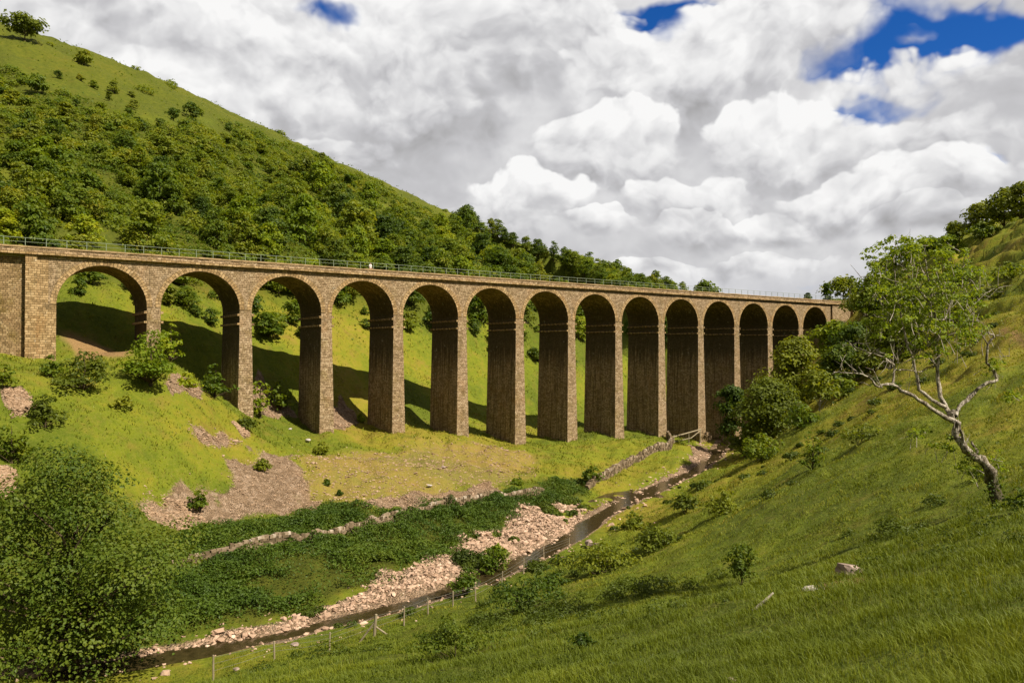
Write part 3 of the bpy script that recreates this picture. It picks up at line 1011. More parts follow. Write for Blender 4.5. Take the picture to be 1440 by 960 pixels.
# ------------------------------------------------------------------ viaduct
def make_viaduct():
    root = empty('viaduct')
    tag(root, 'long stone railway viaduct of fourteen round arches on tall piers crossing the valley', 'viaduct')
    HW = 1.51 / 2
    SPR = 0.57
    RAD = PER / 2 - HW
    ZC = 6.0        # underside of the projecting course
    NARC = 40
    X0, X1 = 0.0, 14 * PER
    # spandrel walls and solid fill, bay by bay
    b = MB()
    va = MB()
    for k in range(14):
        xc = (k + 0.5) * PER
        th = np.linspace(math.pi, 0, NARC + 1)
        ax = xc + RAD * np.cos(th)
        azz = SPR + RAD * np.sin(th)
        top = ZC
        for i in range(NARC):
            b.quad((ax[i], 0, azz[i]), (ax[i + 1], 0, azz[i + 1]), (ax[i + 1], 0, top), (ax[i], 0, top))
            b.quad((ax[i + 1], DEP, azz[i + 1]), (ax[i], DEP, azz[i]), (ax[i], DEP, top), (ax[i + 1], DEP, top))
            s0, s1 = RAD * th[i], RAD * th[i + 1]
            va.quad((ax[i], 0, azz[i]), (ax[i], DEP, azz[i]), (ax[i + 1], DEP, azz[i + 1]), (ax[i + 1], 0, azz[i + 1]), [(0, s0), (DEP, s0), (DEP, s1), (0, s1)])
        # wall over the pier, left half and right half
        for (xa, xb) in ((k * PER, xc - RAD), (xc + RAD, (k + 1) * PER)):
            b.quad((xa, 0, SPR), (xb, 0, SPR), (xb, 0, top), (xa, 0, top))
            b.quad((xb, DEP, SPR), (xa, DEP, SPR), (xa, DEP, top), (xb, DEP, top))
    b.build('spandrel_wall', M['stone'], root)
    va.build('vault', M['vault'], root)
    # arch rings, one per arch, a hair proud of the wall
    for k in range(14):
        xc = (k + 0.5) * PER
        th = np.linspace(math.pi, 0, 49)
        for fy, s in ((-0.035, 1), (DEP + 0.035, -1)):
            r = MB()
            for i in range(48):
                def pt(t, q):
                    return (xc + q * math.cos(t), fy, SPR + q * math.sin(t))
                a0, a1 = th[i], th[i + 1]
                u0, u1 = a0 * RAD * 0.75, a1 * RAD * 0.75
                q = [pt(a0, RAD - .01), pt(a1, RAD - .01), pt(a1, RAD + .62), pt(a0, RAD + .62)]
                uvq = [(0, u0), (0, u1), (.62, u1), (.62, u0)]
                if s < 0:
                    q, uvq = q[::-1], uvq[::-1]
                r.quad(*q, uvq)
                y2 = 0.0 if s > 0 else DEP
                r.quad(pt(a1, RAD + .62), (pt(a1, RAD + .62)[0], y2, pt(a1, RAD + .62)[2]), (pt(a0, RAD + .62)[0], y2, pt(a0, RAD + .62)[2]), pt(a0, RAD + .62))
                r.quad(pt(a0, RAD - .01), (pt(a0, RAD - .01)[0], y2, pt(a0, RAD - .01)[2]), (pt(a1, RAD - .01)[0], y2, pt(a1, RAD - .01)[2]), pt(a1, RAD - .01))
            r.build('arch_ring', M['ashlar'], root)
    # piers, each with its own batter down to the ground and two corbel courses
    for k in range(1, 14):
        xk = k * PER
        gz = min(ground(xk, 0), ground(xk, DEP), ground(xk - 1, 4), ground(xk + 1, 4)) - 1.2
        p = MB()
        NS = 14
        zs = np.linspace(gz, -1.15, NS)
        hw = lambda z: HW + max(0, -1.0 - z) * 0.0185
        fy = lambda z: max(0, -1.0 - z) * 0.012
        for z0, z1 in zip(zs[:-1], zs[1:]):
            w0, w1, f0, f1 = hw(z0), hw(z1), fy(z0), fy(z1)
            q0 = [(xk - w0, -f0, z0), (xk + w0, -f0, z0), (xk + w0, DEP + f0, z0), (xk - w0, DEP + f0, z0)]
            q1 = [(xk - w1, -f1, z1), (xk + w1, -f1, z1), (xk + w1, DEP + f1, z1), (xk - w1, DEP + f1, z1)]
            for i in range(4):
                j = (i + 1) % 4
                p.quad(q0[i], q0[j], q1[j], q1[i])
        z0, z1 = -1.15, SPR
        w1 = hw(-1.15)
        q0 = [(xk - w1, 0, z0), (xk + w1, 0, z0), (xk + w1, DEP, z0), (xk - w1, DEP, z0)]
        q1 = [(a, c, z1) for a, c, _ in q0]
        for i in range(4):
            j = (i + 1) % 4
            p.quad(q0[i], q0[j], q1[j], q1[i])
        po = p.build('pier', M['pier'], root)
        for zc in (0.0, -1.17):
            c = MB()
            for s in (-1, 1):
                xs = sorted((xk + s * (HW + 0.005), xk + s * (HW + 0.10)))
                c.box(xs[0], xs[1], 0.02, DEP - 0.02, zc - 0.06, zc + 0.10)
                xs = sorted((xk + s * (HW + 0.006), xk + s * (HW + 0.30)))
                for q in range(9):
                    y0 = -0.06 + q * (DEP + 0.12 - 0.34) / 8
                    c.box(xs[0], xs[1], y0, y0 + 0.34, zc - 0.15, zc + 0.13)
            c.build('corbel_course', M['ashlar'], po)
        if k == 10:
            f = MB()
            f.box(xk - 1.7, xk + 1.7, -1.1, DEP + 1.1, gz - 0.5, -20.6)
            f.box(xk - 1.5, xk + 1.5, -0.9, DEP + 0.9, -20.6, -20.2)
            f.build('plinth', M['pier'], po)
    # projecting course, parapet, coping
    XL, XR = -70.0, X1 + 26
    s = MB()
    s.box(XL, XR, -0.42, 0.30, ZC + 0.0, ZC + 0.28)
    s.box(XL, XR, DEP - 0.30, DEP + 0.42, ZC + 0.0, ZC + 0.28)
    s.build('string_course', M['ashlar'], root)
    s = MB()
    s.box(XL, XR, -0.10, 0.42, ZC + 0.28, ZC + 0.72)
    s.box(XL, XR, DEP - 0.42, DEP + 0.10, ZC + 0.28, ZC + 0.72)
    s.build('parapet', M['stone'], root)
    s = MB()
    x = XL
    rr = random.Random(5)
    while x < XR:
        w = rr.uniform(0.9, 1.5)
        for ya, yb in ((-0.18, 0.50), (DEP - 0.5, DEP + 0.18)):
            j = rr.uniform(-0.015, 0.03)
            s.box(x, x + w - 0.02, ya - j, yb + j, ZC + 0.72, ZC + 0.90 + rr.uniform(-0.03, 0.04))
        x += w
    s.build('coping', M['coping'], root)
    s = MB()
    s.box(XL, XR, 0.43, DEP - 0.43, ZC - 0.3, ZC + 0.2)
    s.build('deck', M['ballast'], root)
    # abutments with pilasters
    a = MB()
    a.box(XL, -2.2, 0.45, DEP - 0.3, -6.0, ZC)
    a.build('abutment', M['mossy'], root)
    a = MB()
    a.box(-2.2, 0.76, 0.0, DEP, -6.0, SPR)
    a.box(-2.2, 0.0, 0.0, DEP, SPR, ZC)
    a.box(-2.2, -1.1, -0.22, 0.0, -6.0, ZC - 0.003)
    a.build('abutment_pilaster', M['ashlar'], root)
    a = MB()
    a.box(X1 - 0.76, X1 + 0.5, 0.0, DEP, -10.0, SPR)
    a.box(X1, X1 + 0.5, 0.0, DEP, SPR, ZC)
    a.box(X1 + 0.5, X1 + 1.1, 0.75, DEP, -10.0, ZC)
    a.box(X1 + 1.1, X1 + 8.3, -0.12, DEP, -9.0, ZC)
    a.build('abutment', M['stone'], root)
    a = MB()
    a.box(X1 + 8.3, X1 + 9.0, 0.75, DEP, -9.0, ZC)
    a.box(X1 + 9.0, X1 + 11.0, -0.4, DEP, -9.0, ZC)
    a.box(X1 + 11.0, XR, 0.1, DEP, -9.0, ZC - 0.004)
    a.build('abutment_pilaster', M['ashlar'], root)
    # steel railing
    rail = MB()
    zb = ZC + 0.88
    for zz, rad in ((zb + 0.92, 0.027), (zb + 0.48, 0.018)):
        rail.tube([(XL, 0.16, zz), (XR - 18, 0.16, zz)], [rad, rad], 6)
    ro = rail.build('railing', M['metal'], root)
    xs = np.arange(-22, X1 + 8, 1.98)
    pm = MB()
    pm.box(-0.028, 0.028, -0.028, 0.028, -0.1, 0.95)
    me = pm.mesh('post', M['metal'])
    for i, xx in enumerate(xs):
        link('post', me, ro, (xx, 0.16, zb))
    return root


make_viaduct()


# ------------------------------------------------------------------ foliage builders
def leaf_quads(P, N, size, aspect=1.5, rng=RNG, jitter=0.45):
    """rhombic leaves at P facing N, random spin; returns V, F"""
    n = len(P)
    N = N + rng.normal(0, jitter, (n, 3))
    N /= np.linalg.norm(N, axis=1, keepdims=True) + 1e-9
    A = np.cross(N, rng.normal(0, 1, (n, 3)))
    A /= np.linalg.norm(A, axis=1, keepdims=True) + 1e-9
    B = np.cross(N, A)
    s = (np.asarray(size) * rng.uniform(0.65, 1.35, n))[:, None]
    bend = N * s * 0.18
    V = np.stack([P - A * s * aspect * 0.5, P + B * s * 0.5 + bend, P + A * s * aspect * 0.5, P - B * s * 0.5 + bend], 1).reshape(-1, 3)
    F_ = np.arange(n * 4).reshape(-1, 4)
    return V, F_


def crown_points(clumps, per, rng=RNG, shell=0.55, flat=0.8):
    """clumps: (x, y, z, r). Leaves spread in each clump's outer shell, more above than below"""
    Ps, Ns = [], []
    for (cx, cyy, cz, r) in clumps:
        k = max(8, int(per * (r ** 2)))
        u = rng.normal(0, 1, (k, 3))
        u[:, 2] = np.where(u[:, 2] < -0.25, -u[:, 2] * rng.uniform(0.2, 1, k), u[:, 2])
        u /= np.linalg.norm(u, axis=1, keepdims=True)
        rad = r * (shell + (1 - shell) * rng.random(k) ** 0.6) * (1 + 0.25 * rng.normal(0, 1, k) * 0.5)
        p = u * rad[:, None] * np.array([1, 1, flat])
        Ps.append(p + np.array([cx, cyy, cz]))
        Ns.append(u + np.array([0, 0, 0.5]))
    return np.vstack(Ps), np.vstack(Ns)


def tree_clumps(h, w, base, n, rng, rmin=0.16, rmax=0.28, lean=(0, 0), top=1.0, bushy=False, ragged=False):
    """clump centres filling an uneven crown of height h, width w that starts at 'base'"""
    out = []
    ch = h - base
    if ragged:
        lobes = []
        for i in range(rng.integers(4, 7)):
            a = rng.random() * 2 * math.pi
            q = rng.random() ** 0.6 * 0.62
            lobes.append((math.cos(a) * q * w / 2, math.sin(a) * q * w / 2, rng.uniform(0.45, 1.0) * (1 - 0.25 * q), rng.uniform(0.22, 0.42) * w))
        lobes[0] = (rng.normal(0, .08) * w, rng.normal(0, .08) * w, 1.0, 0.34 * w)
        for i in range(n):
            lx, ly, lh, lr = lobes[i % len(lobes)]
            a, q, t = rng.random() * 2 * math.pi, rng.random() ** 0.5, rng.random()
            rr = lr * q * (1.1 - 0.75 * t * t)
            out.append((lx + rr * math.cos(a), ly + rr * math.sin(a), base + ch * lh * (0.05 + 0.88 * t), w * rng.uniform(rmin, rmax) * 0.72 * (1.15 - 0.45 * t)))
        return out
    for i in range(n):
        t = rng.random() ** (1.15 if bushy else 0.8)
        prof = math.sin(math.pi * min(0.97, (0.34 + 0.62 * t) if bushy else (0.16 + 0.80 * t))) ** 0.75
        a = rng.random() * 2 * math.pi
        q = rng.random() ** 0.5
        lob = 1 + 0.22 * math.sin(3 * a + i % 3) + 0.15 * rng.normal()
        rr = w / 2 * prof * q * lob * 0.86
        r = w * rng.uniform(rmin, rmax) * (0.7 + 0.3 * prof)
        out.append((rr * math.cos(a) + lean[0] * t, rr * math.sin(a) + lean[1] * t, base + ch * (0.08 + 0.84 * t) * top, r))
    return out


def branch_mesh(h, w, base, clumps, rng, r0, lean=(0, 0), bend=0.05, nl=12, n=7):
    b = MB()
    pts = []
    K = 7
    for i in range(K):
        t = i / (K - 1)
        pts.append(np.array([lean[0] * t * 0.8 + rng.normal(0, bend * h * 0.3) * (t > 0) * t, lean[1] * t * 0.8 + rng.normal(0, bend * h * 0.3) * t, -0.4 + (h * 0.82 + 0.4) * t]))
    b.tube(pts, [r0 * (1.25 if i == 0 else 1) * (1 - 0.86 * i / (K - 1)) for i in range(K)], n)
    pick = sorted(clumps, key=lambda c: -math.hypot(c[0], c[1]))[:nl]
    for c in pick:
        t = max(0.12, min(0.8, (c[2] - 0.25 * h) / h))
        f = t * (K - 1)
        i = int(f)
        s = pts[i] + (pts[min(i + 1, K - 1)] - pts[i]) * (f - i)
        e = np.array(c[:3])
        m = (s + e) / 2 + np.array([rng.normal(0, .06 * w), rng.normal(0, .06 * w), 0.02 * h])
        rb = r0 * 0.42 * (1 - 0.6 * t)
        b.tube([s, m, e], [rb, rb * 0.6, rb * 0.15], 5)
    return b


def tree_parts(h, w, base, n, leaf, per, seed, lean=(0, 0), r0=None, flat=0.8, shell=0.55, rmin=0.16, rmax=0.28, nl=14, bushy=False, ragged=False):
    rng = np.random.default_rng(seed)
    cl = tree_clumps(h, w, base, n, rng, rmin, rmax, lean, 1.0, bushy, ragged)
    P, N = crown_points(cl, per, rng, shell, flat)
    V, F_ = leaf_quads(P, N, leaf, 1.45, rng)
    ctint = rng.random(len(cl))
    tint = np.repeat(0.5 * np.repeat(ctint, [max(8, int(per * c_[3] ** 2)) for c_ in cl]) + 0.5 * rng.random(len(P)), 4)
    b = branch_mesh(h, w, base, cl, rng, r0 or h * 0.028, lean, nl=nl)
    return (V, F_, tint), b


def make_tree(name, loc, label, cat, h, w, base, n, leaf, per, seed, lmat, bmat='bark', group=None, rz=0, shell=0.55, flat=0.8, lean=(0, 0), rmin=0.16, rmax=0.28, r0=None, nl=14, ragged=False, bushy=False):
    (V, F_, tint), b = tree_parts(h, w, base, n, leaf, per, seed, lean, r0, flat, shell, rmin, rmax, nl, bushy, ragged)
    root = empty(name, loc, rz)
    tag(root, label, cat, group)
    link('crown', np_mesh('crown', V, [F_], M[lmat], {'tint': tint}), root)
    b.build('trunk', M[bmat], root, smooth=True)
    return root


def fused_tree(name, h, w, base, n, leaf, per, seed, lmat, bmat='bark', **kw):
    """one mesh with leaves and trunk, for trees too far off to show parts"""
    (V, F_, tint), b = tree_parts(h, w, base, n, leaf, per, seed, **kw)
    bv = np.array(b.v)
    bf = np.array(b.f) + len(V)
    idx = np.concatenate([np.zeros(len(F_), int), np.ones(len(bf), int)])
    return np_mesh(name, np.vstack([V, bv]), [np.vstack([F_, bf])], [M[lmat], M[bmat]], {'tint': np.concatenate([tint, np.zeros(len(bv))])}, mat_index=idx)



# ------------------------------------------------------------------ scattering on the ground
def polar(n, r0, r1, a0, a1, power=1.0, rng=RNG):
    """random ground positions seen from the valley side; power 1 = even over log radius"""
    t = rng.random(n) ** power
    r = r0 * (r1 / r0) ** t
    a = np.radians(rng.uniform(a0, a1, n)) + YAW
    return CAM[0] + r * np.sin(a), CAM[1] + r * np.cos(a), r


def in_box(P, n, rng=RNG):
    lo, hi = P.min(0), P.max(0)
    return rng.uniform(lo[0], hi[0], n), rng.uniform(lo[1], hi[1], n)


def stream_side(x, y):
    """+ on the camera's bank, - on the far bank"""
    best = np.full(np.shape(x), 1e9)
    sgn = np.zeros(np.shape(x))
    for a, b in zip(STREAM[:-1], STREAM[1:]):
        ab = b - a
        t = np.clip(((x - a[0]) * ab[0] + (y - a[1]) * ab[1]) / (ab @ ab), 0, 1)
        d = np.hypot(x - a[0] - t * ab[0], y - a[1] - t * ab[1])
        s = (x - a[0]) * ab[1] - (y - a[1]) * ab[0]
        sgn = np.where(d < best, np.sign(s), sgn)
        best = np.minimum(best, d)
    return sgn, best


def stuff(name, me):
    o = link(name, me)
    o['kind'] = 'stuff'
    return o


def blades(x, y, z, h, w, lean, tint, rng=RNG):
    """grass blades of two segments; lean is a horizontal vector per blade"""
    n = len(x)
    a = rng.uniform(0, 2 * math.pi, n)
    sx, sy = np.cos(a) * w / 2, np.sin(a) * w / 2
    zz = np.zeros(n)
    B = np.stack([x, y, z - 0.02], -1)
    S = np.stack([sx, sy, zz], -1)
    Lm = np.stack([lean[0] * h * 0.35, lean[1] * h * 0.35, h * 0.58], -1)
    Lt = np.stack([lean[0] * h, lean[1] * h, h * 0.95 * (1 - 0.25 * np.hypot(*lean))], -1)
    V = np.stack([B - S, B + S, B + Lm + S * 0.75, B + Lm - S * 0.75, B + Lt], 1).reshape(-1, 3)
    i = np.arange(n)[:, None] * 5
    Q = i + np.array([[0, 1, 2, 3]])
    Tr = i + np.array([[3, 2, 4]])
    return V, Q, Tr, np.repeat(tint, 5)


def make_grass():
    rng = np.random.default_rng(3)
    Vs, Qs, Ts, tt = [], [], [], []
    off = 0

    def add(x, y, h, w, lean, tint):
        nonlocal off
        z = height(x, y)
        V, Q, Tr, t = blades(x, y, z, h, w, lean, tint, rng)
        Vs.append(V); Qs.append(Q + off); Ts.append(Tr + off); tt.append(t)
        off += len(V)

    # long grass on the near bank
    x, y, r = polar(520000, 2.6, 125, -40, 42, 0.66, rng)
    sg, sd_ = stream_side(x, y)
    clump = fbm(x / 0.9, y / 0.9, 3, 201)
    keep = (sg > 0) & (sd_ > 3.2) & (rng.random(len(x)) < 0.60 + 1.4 * clump + 0.3 * (1 - sstep(r, 12, 30))) & (y < -3)
    x, y, r, clump = x[keep], y[keep], r[keep], clump[keep]
    n = len(x)
    patchn = fbm(x / 5, y / 5, 3, 211)
    h = (0.10 + 0.13 * rng.random(n) + 0.22 * np.clip(clump, 0, 1)) * (0.72 + 0.28 * sstep(r, 8, 25)) * (1 + 0.5 * patchn) * (1 - 0.25 * sstep(r, 15, 45)) * (1 + np.clip(r - 45, 0, 100) / 110)
    w = np.maximum(0.0042, r * 0.00085) * rng.uniform(0.7, 1.3, n)
    a = rng.normal(2.6, 1.3, n)
    m = np.abs(rng.normal(0.55, 0.3, n))
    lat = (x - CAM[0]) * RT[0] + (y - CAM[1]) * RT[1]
    lush_shade = 1 - sstep(r + 0.45 * lat + 12 * fbm(x / 9, y / 9, 3, 217), 24, 58)  # lush lower bank, its colour also darkened as if under cloud shadow
    tint = np.clip(0.60 - 0.50 * lush_shade + (1 - 0.5 * lush_shade) * (0.55 * patchn + 0.45 * fbm(x / 1.6, y / 1.6, 2, 219) + 0.4 * fbm(x / 18, y / 18, 2, 213)) + 0.13 * rng.normal(size=n), 0, 0.92)
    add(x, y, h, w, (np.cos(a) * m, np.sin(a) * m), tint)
    # flowering straw-coloured stalks
    x, y, r = polar(3500, 3, 30, -40, 42, 0.75, rng)
    sg, sd_ = stream_side(x, y)
    keep = (sg > 0) & (sd_ > 4) & (fbm(x / 3, y / 3, 3, 221) > -0.05)
    x, y, r = x[keep], y[keep], r[keep]
    n = len(x)
    h = rng.uniform(0.28, 0.58, n)
    a = rng.normal(2.8, 0.8, n)
    m = np.abs(rng.normal(0.5, 0.25, n))
    add(x, y, h, np.maximum(0.003, r * 0.0005), (np.cos(a) * m, np.sin(a) * m), rng.uniform(0.4, 0.9, n))
    # cropped turf and tufts beyond the stream
    x, y, r = polar(260000, 44, 240, -38, 20, 0.9, rng)
    sg, sd_ = stream_side(x, y)
    z = height(x, y)
    cv = cover(x, y, z)
    keep = (sg < 0) & (sd_ > 4.5) & (cv[:, 0] < 0.35) & (cv[:, 1] < 0.5) & (cv[:, 3] < 0.3) & (rng.random(len(x)) < 0.4 + 1.2 * fbm(x / 1.6, y / 1.6, 3, 231))
    x, y, r, dry = x[keep], y[keep], r[keep], cv[keep, 2]
    n = len(x)
    h = rng.uniform(0.06, 0.26, n) * (1 + r / 160)
    w = r * 0.0010 * rng.uniform(0.7, 1.4, n)
    a = rng.uniform(0, 6.28, n)
    m = np.abs(rng.normal(0.6, 0.3, n))
    add(x, y, h, w, (np.cos(a) * m, np.sin(a) * m), np.clip(0.22 + 0.55 * dry + 0.20 * rng.normal(size=n) + 0.5 * fbm(x / 2.5, y / 2.5, 3, 233), 0, 0.95))
    V = np.vstack(Vs)
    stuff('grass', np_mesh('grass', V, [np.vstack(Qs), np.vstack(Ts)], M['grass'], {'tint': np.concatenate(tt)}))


make_grass()


def make_nettles():
    rng = np.random.default_rng(5)
    P = NETTLE[0].poly
    x, y = in_box(P, 460000, rng)
    m = NETTLE[0](x, y)
    keep = (rng.random(len(x)) < m ** 1.5 * np.clip(0.72 + 2.0 * fbm(x / 3.5, y / 3.5, 4, 299), 0.06, 1))
    x, y, mk = x[keep], y[keep], m[keep]
    bumpy = (0.5 + fbm(x / 2.2, y / 2.2, 4, 301) * 1.1) * (0.35 + 0.65 * mk)
    k = rng.random(len(x)) ** 0.5
    z = height(x, y) + np.clip(bumpy, 0.1, 1.2) * k
    N = np.stack([rng.normal(0, .35, len(x)), rng.normal(0, .35, len(x)), np.ones(len(x))], -1)
    V, F_ = leaf_quads(np.stack([x, y, z], -1), N, 0.108, 1.9, rng, 0.6)
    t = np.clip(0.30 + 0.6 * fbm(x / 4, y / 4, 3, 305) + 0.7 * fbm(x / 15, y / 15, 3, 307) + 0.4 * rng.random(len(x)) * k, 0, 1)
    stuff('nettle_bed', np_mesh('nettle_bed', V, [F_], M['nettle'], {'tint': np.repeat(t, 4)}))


make_nettles()


def make_bracken():
    rng = np.random.default_rng(6)
    x, y, r = polar(420000, 92, 620, -42, 16, 0.9, rng)
    z = height(x, y)
    cv = cover(x, y, z)
    keep = (rng.random(len(x)) < np.clip(cv[:, 1] - 0.73, 0, 0.2) * 4.5 + 0.03) & (y > 14) & (z > -3)
    x, y, z, r = x[keep], y[keep], z[keep], r[keep]
    b = np.clip(0.6 + fbm(x / 5, y / 5, 4, 311) * 2.0, 0.1, 2.4)
    k = rng.random(len(x)) ** 0.6
    N = np.stack([rng.normal(0, .5, len(x)), rng.normal(-.3, .5, len(x)), np.ones(len(x))], -1)
    V, F_ = leaf_quads(np.stack([x, y, z + b * k], -1), N, 0.28 * (0.75 + r / 340), 1.5, rng, 0.5)
    t = np.clip(0.22 + 0.8 * fbm(x / 9, y / 9, 3, 315) + 0.45 * rng.random(len(x)), 0, 1)
    stuff('bracken', np_mesh('bracken', V, [F_], M['leaf_wood'], {'tint': np.repeat(t, 4)}))


make_bracken()


def make_undergrowth():
    """brambles, gorse and low thorn knitting the hillside together: rounded clumps nobody could count"""
    rng = np.random.default_rng(61)
    x, y, r = polar(17000, 96, 600, -42, 15, 0.9, rng)
    z = height(x, y)
    cv = cover(x, y, z)
    n1 = fbm(x / 14, y / 14, 3, 321)
    keep = (rng.random(len(x)) < np.clip(cv[:, 1] - 0.74, 0, 0.16) * 5.5 * (0.55 + 1.2 * n1) + 0.006) & (y > 15) & (z > -6)
    x, y, z, r = x[keep], y[keep], z[keep], r[keep]
    cl = list(zip(x, y, z + 0.2, np.exp(rng.normal(0.15, 0.38, len(x))) * (0.8 + r / 500)))
    P, N = crown_points(cl, 34, rng, 0.65, 0.75)
    V, F_ = leaf_quads(P, N, 0.30 * (0.75 + np.hypot(P[:, 0] - CAM[0], P[:, 1] - CAM[1]) / 340), 1.4, rng, 0.5)
    t = np.clip(0.30 + 0.8 * fbm(P[:, 0] / 6, P[:, 1] / 6, 2, 323) + 0.35 * rng.random(len(P)), 0, 1)
    stuff('undergrowth', np_mesh('undergrowth', V, [F_], M['leaf_wood'], {'tint': np.repeat(t, 4)}))


make_undergrowth()

def make_rushes():
    """dark rush and rank herb tussocks through the near bank"""
    rng = np.random.default_rng(71)
    x, y, r = polar(4200, 9, 105, -34, 40, 0.8, rng)
    sg, sd_ = stream_side(x, y)
    lat = (x - CAM[0]) * RT[0] + (y - CAM[1]) * RT[1]
    n1 = fbm(x / 9, y / 9, 3, 331)
    keep = (sg > 0) & (sd_ > 1.3) & (y < -4) & (rng.random(len(x)) < np.clip(0.08 + 1.5 * n1, 0, 1) * (0.25 + 0.75 * (1 - sstep(sd_, 8, 30))))
    x, y, r = x[keep], y[keep], r[keep]
    gx, gy = in_box(GRAVEL[0].poly, 2600, rng)
    gk = (GRAVEL[0](gx, gy) > 0.5) & (fbm(gx / 2.6, gy / 2.6, 3, 401) > 0.27)
    x, y = np.concatenate([x, gx[gk]]), np.concatenate([y, gy[gk]])
    rr_ = np.hypot(x - CAM[0], y - CAM[1])
    z = height(x, y)
    cl = list(zip(x, y, z + 0.06, np.exp(rng.normal(-0.75, 0.35, len(x))) * np.clip(rr_ / 35, 0.4, 1)))
    P, N = crown_points(cl, 560, rng, 0.35, 0.7)
    rr = np.hypot(P[:, 0] - CAM[0], P[:, 1] - CAM[1])
    V, F_ = leaf_quads(P, N, np.maximum(0.028, rr * 0.0021), 1.8, rng, 0.7)
    t = np.clip(0.25 + 0.8 * fbm(P[:, 0] / 5, P[:, 1] / 5, 2, 333) + 0.35 * rng.random(len(P)), 0, 1)
    stuff('rank_herbs', np_mesh('rank_herbs', V, [F_], M['leaf_rank'], {'tint': np.repeat(t, 4)}))


make_rushes()

# ------------------------------------------------------------------ stones
def _ico():
    p = (1 + 5 ** .5) / 2
    v = np.array([(-1, p, 0), (1, p, 0), (-1, -p, 0), (1, -p, 0), (0, -1, p), (0, 1, p), (0, -1, -p), (0, 1, -p), (p, 0, -1), (p, 0, 1), (-p, 0, -1), (-p, 0, 1)], float)
    v /= np.linalg.norm(v[0])
    f = np.array([(0, 11, 5), (0, 5, 1), (0, 1, 7), (0, 7, 10), (0, 10, 11), (1, 5, 9), (5, 11, 4), (11, 10, 2), (10, 7, 6), (7, 1, 8), (3, 9, 4), (3, 4, 2), (3, 2, 6), (3, 6, 8), (3, 8, 9), (4, 9, 5), (2, 4, 11), (6, 2, 10), (8, 6, 7), (9, 8, 1)])
    return v, f


ICO_V, ICO_F = _ico()


def stones_mesh(name, P, size, mat, rng, flat=0.6, ang=0.28):
    n = len(P)
    s = np.asarray(size)[:, None] * np.stack([rng.uniform(0.7, 1.35, n), rng.uniform(0.6, 1.1, n), flat * rng.uniform(0.7, 1.3, n)], -1)
    V = ICO_V[None] * (1 + rng.normal(0, ang, (n, 12, 1)).clip(-.5, .5)) * s[:, None] * 0.5
    a = rng.uniform(0, 2 * math.pi, n)
    ca, sa = np.cos(a)[:, None], np.sin(a)[:, None]
    X = V[..., 0] * ca - V[..., 1] * sa
    Y = V[..., 0] * sa + V[..., 1] * ca
    tl = rng.normal(0, .18, (n, 1))
    Z = V[..., 2] + X * tl
    V = np.stack([X, Y, Z], -1) + P[:, None]
    F_ = (ICO_F[None] + (np.arange(n) * 12)[:, None, None]).reshape(-1, 3)
    return np_mesh(name, V.reshape(-1, 3), [F_], M[mat], {'tint': np.repeat(np.clip(rng.normal(.5, .22, n), 0, 1), 12)})


def make_gravel():
    rng = np.random.default_rng(8)
    Ps, Ss = [], []
    for fn, n in ((GRAVEL[0], 34000), (GRAVEL[1], 12000)):
        x, y = in_box(fn.poly, n, rng)
        veg = fbm(x / 2.6, y / 2.6, 3, 401)
        keep = (rng.random(n) < fn(x, y)) & (veg < 0.29)
        x, y = x[keep], y[keep]
        s = np.exp(rng.normal(-1.72, 0.48, len(x))).clip(0.07, 0.6)
        Ps.append(np.stack([x, y, height(x, y) + s * 0.05], -1))
        Ss.append(s)
    # stones standing in and beside the water
    t = rng.random(1700)
    seg = np.hypot(*np.diff(STREAM[:17], axis=0).T)
    L = np.concatenate([[0], np.cumsum(seg)])
    q = t * L[-1]
    x = np.interp(q, L, STREAM[:17, 0]) + rng.normal(0, 2.0, 1700)
    y = np.interp(q, L, STREAM[:17, 1]) + rng.normal(0, 2.0, 1700)
    s = np.exp(rng.normal(-1.62, 0.5, 1700)).clip(0.08, 0.7)
    Ps.append(np.stack([x, y, np.maximum(height(x, y), ZW - 0.2) + s * 0.1], -1))
    Ss.append(s)
    stuff('river_gravel', stones_mesh('river_gravel', np.vstack(Ps), np.concatenate(Ss), 'cobble', rng))
    Ps, Ss = [], []
    for fn, n, mu, pr in [(f, 3600, -2.1, 1.0) for f in SCREE] + [(STONY[0], 17000, -2.0, 0.55)]:
        x, y = in_box(fn.poly, n, rng)
        keep = rng.random(n) < fn(x, y) * pr
        x, y = x[keep], y[keep]
        s = np.exp(rng.normal(mu, 0.42, len(x))).clip(0.05, 0.6)
        Ps.append(np.stack([x, y, height(x, y) + s * 0.08], -1))
        Ss.append(s)
    stuff('scree', stones_mesh('scree', np.vstack(Ps), np.concatenate(Ss), 'scree_chip', rng, 0.5))


make_gravel()


def make_boulder(name, px, py, wpx, hpx, mat, label, seed, sink=0.25, group=None):
    import bmesh
    p = hit(px, py)
    d = depth_of(p)
    k = d / F
    rng = np.random.default_rng(seed)
    bm = bmesh.new()
    bmesh.ops.create_icosphere(bm, subdivisions=3, radius=0.5)
    planes = [(rng.normal(0, 1, 3), rng.uniform(0.22, 0.40)) for _ in range(14)]
    for v in bm.verts:
        c = np.array(v.co)
        for nrm, dd in planes:
            nrm = nrm / np.linalg.norm(nrm)
            e = c @ nrm - dd
            if e > 0:
                c = c - nrm * e
        c = c + rng.normal(0, 0.008, 3)
        v.co = c * np.array([wpx * k, wpx * k * 0.8, hpx * k]) * 1.18
    me = bpy.data.meshes.new(name)
    bm.to_mesh(me)
    bm.free()
    me.materials.append(M[mat])
    o = link(name, me, None, p + np.array([0, 0, hpx * k * (0.5 - sink)]))
    o.rotation_euler = (rng.normal(0, .1), rng.normal(0, .1), -YAW + rng.normal(0, .5))
    tag(o, label, 'rock', group)
    return o


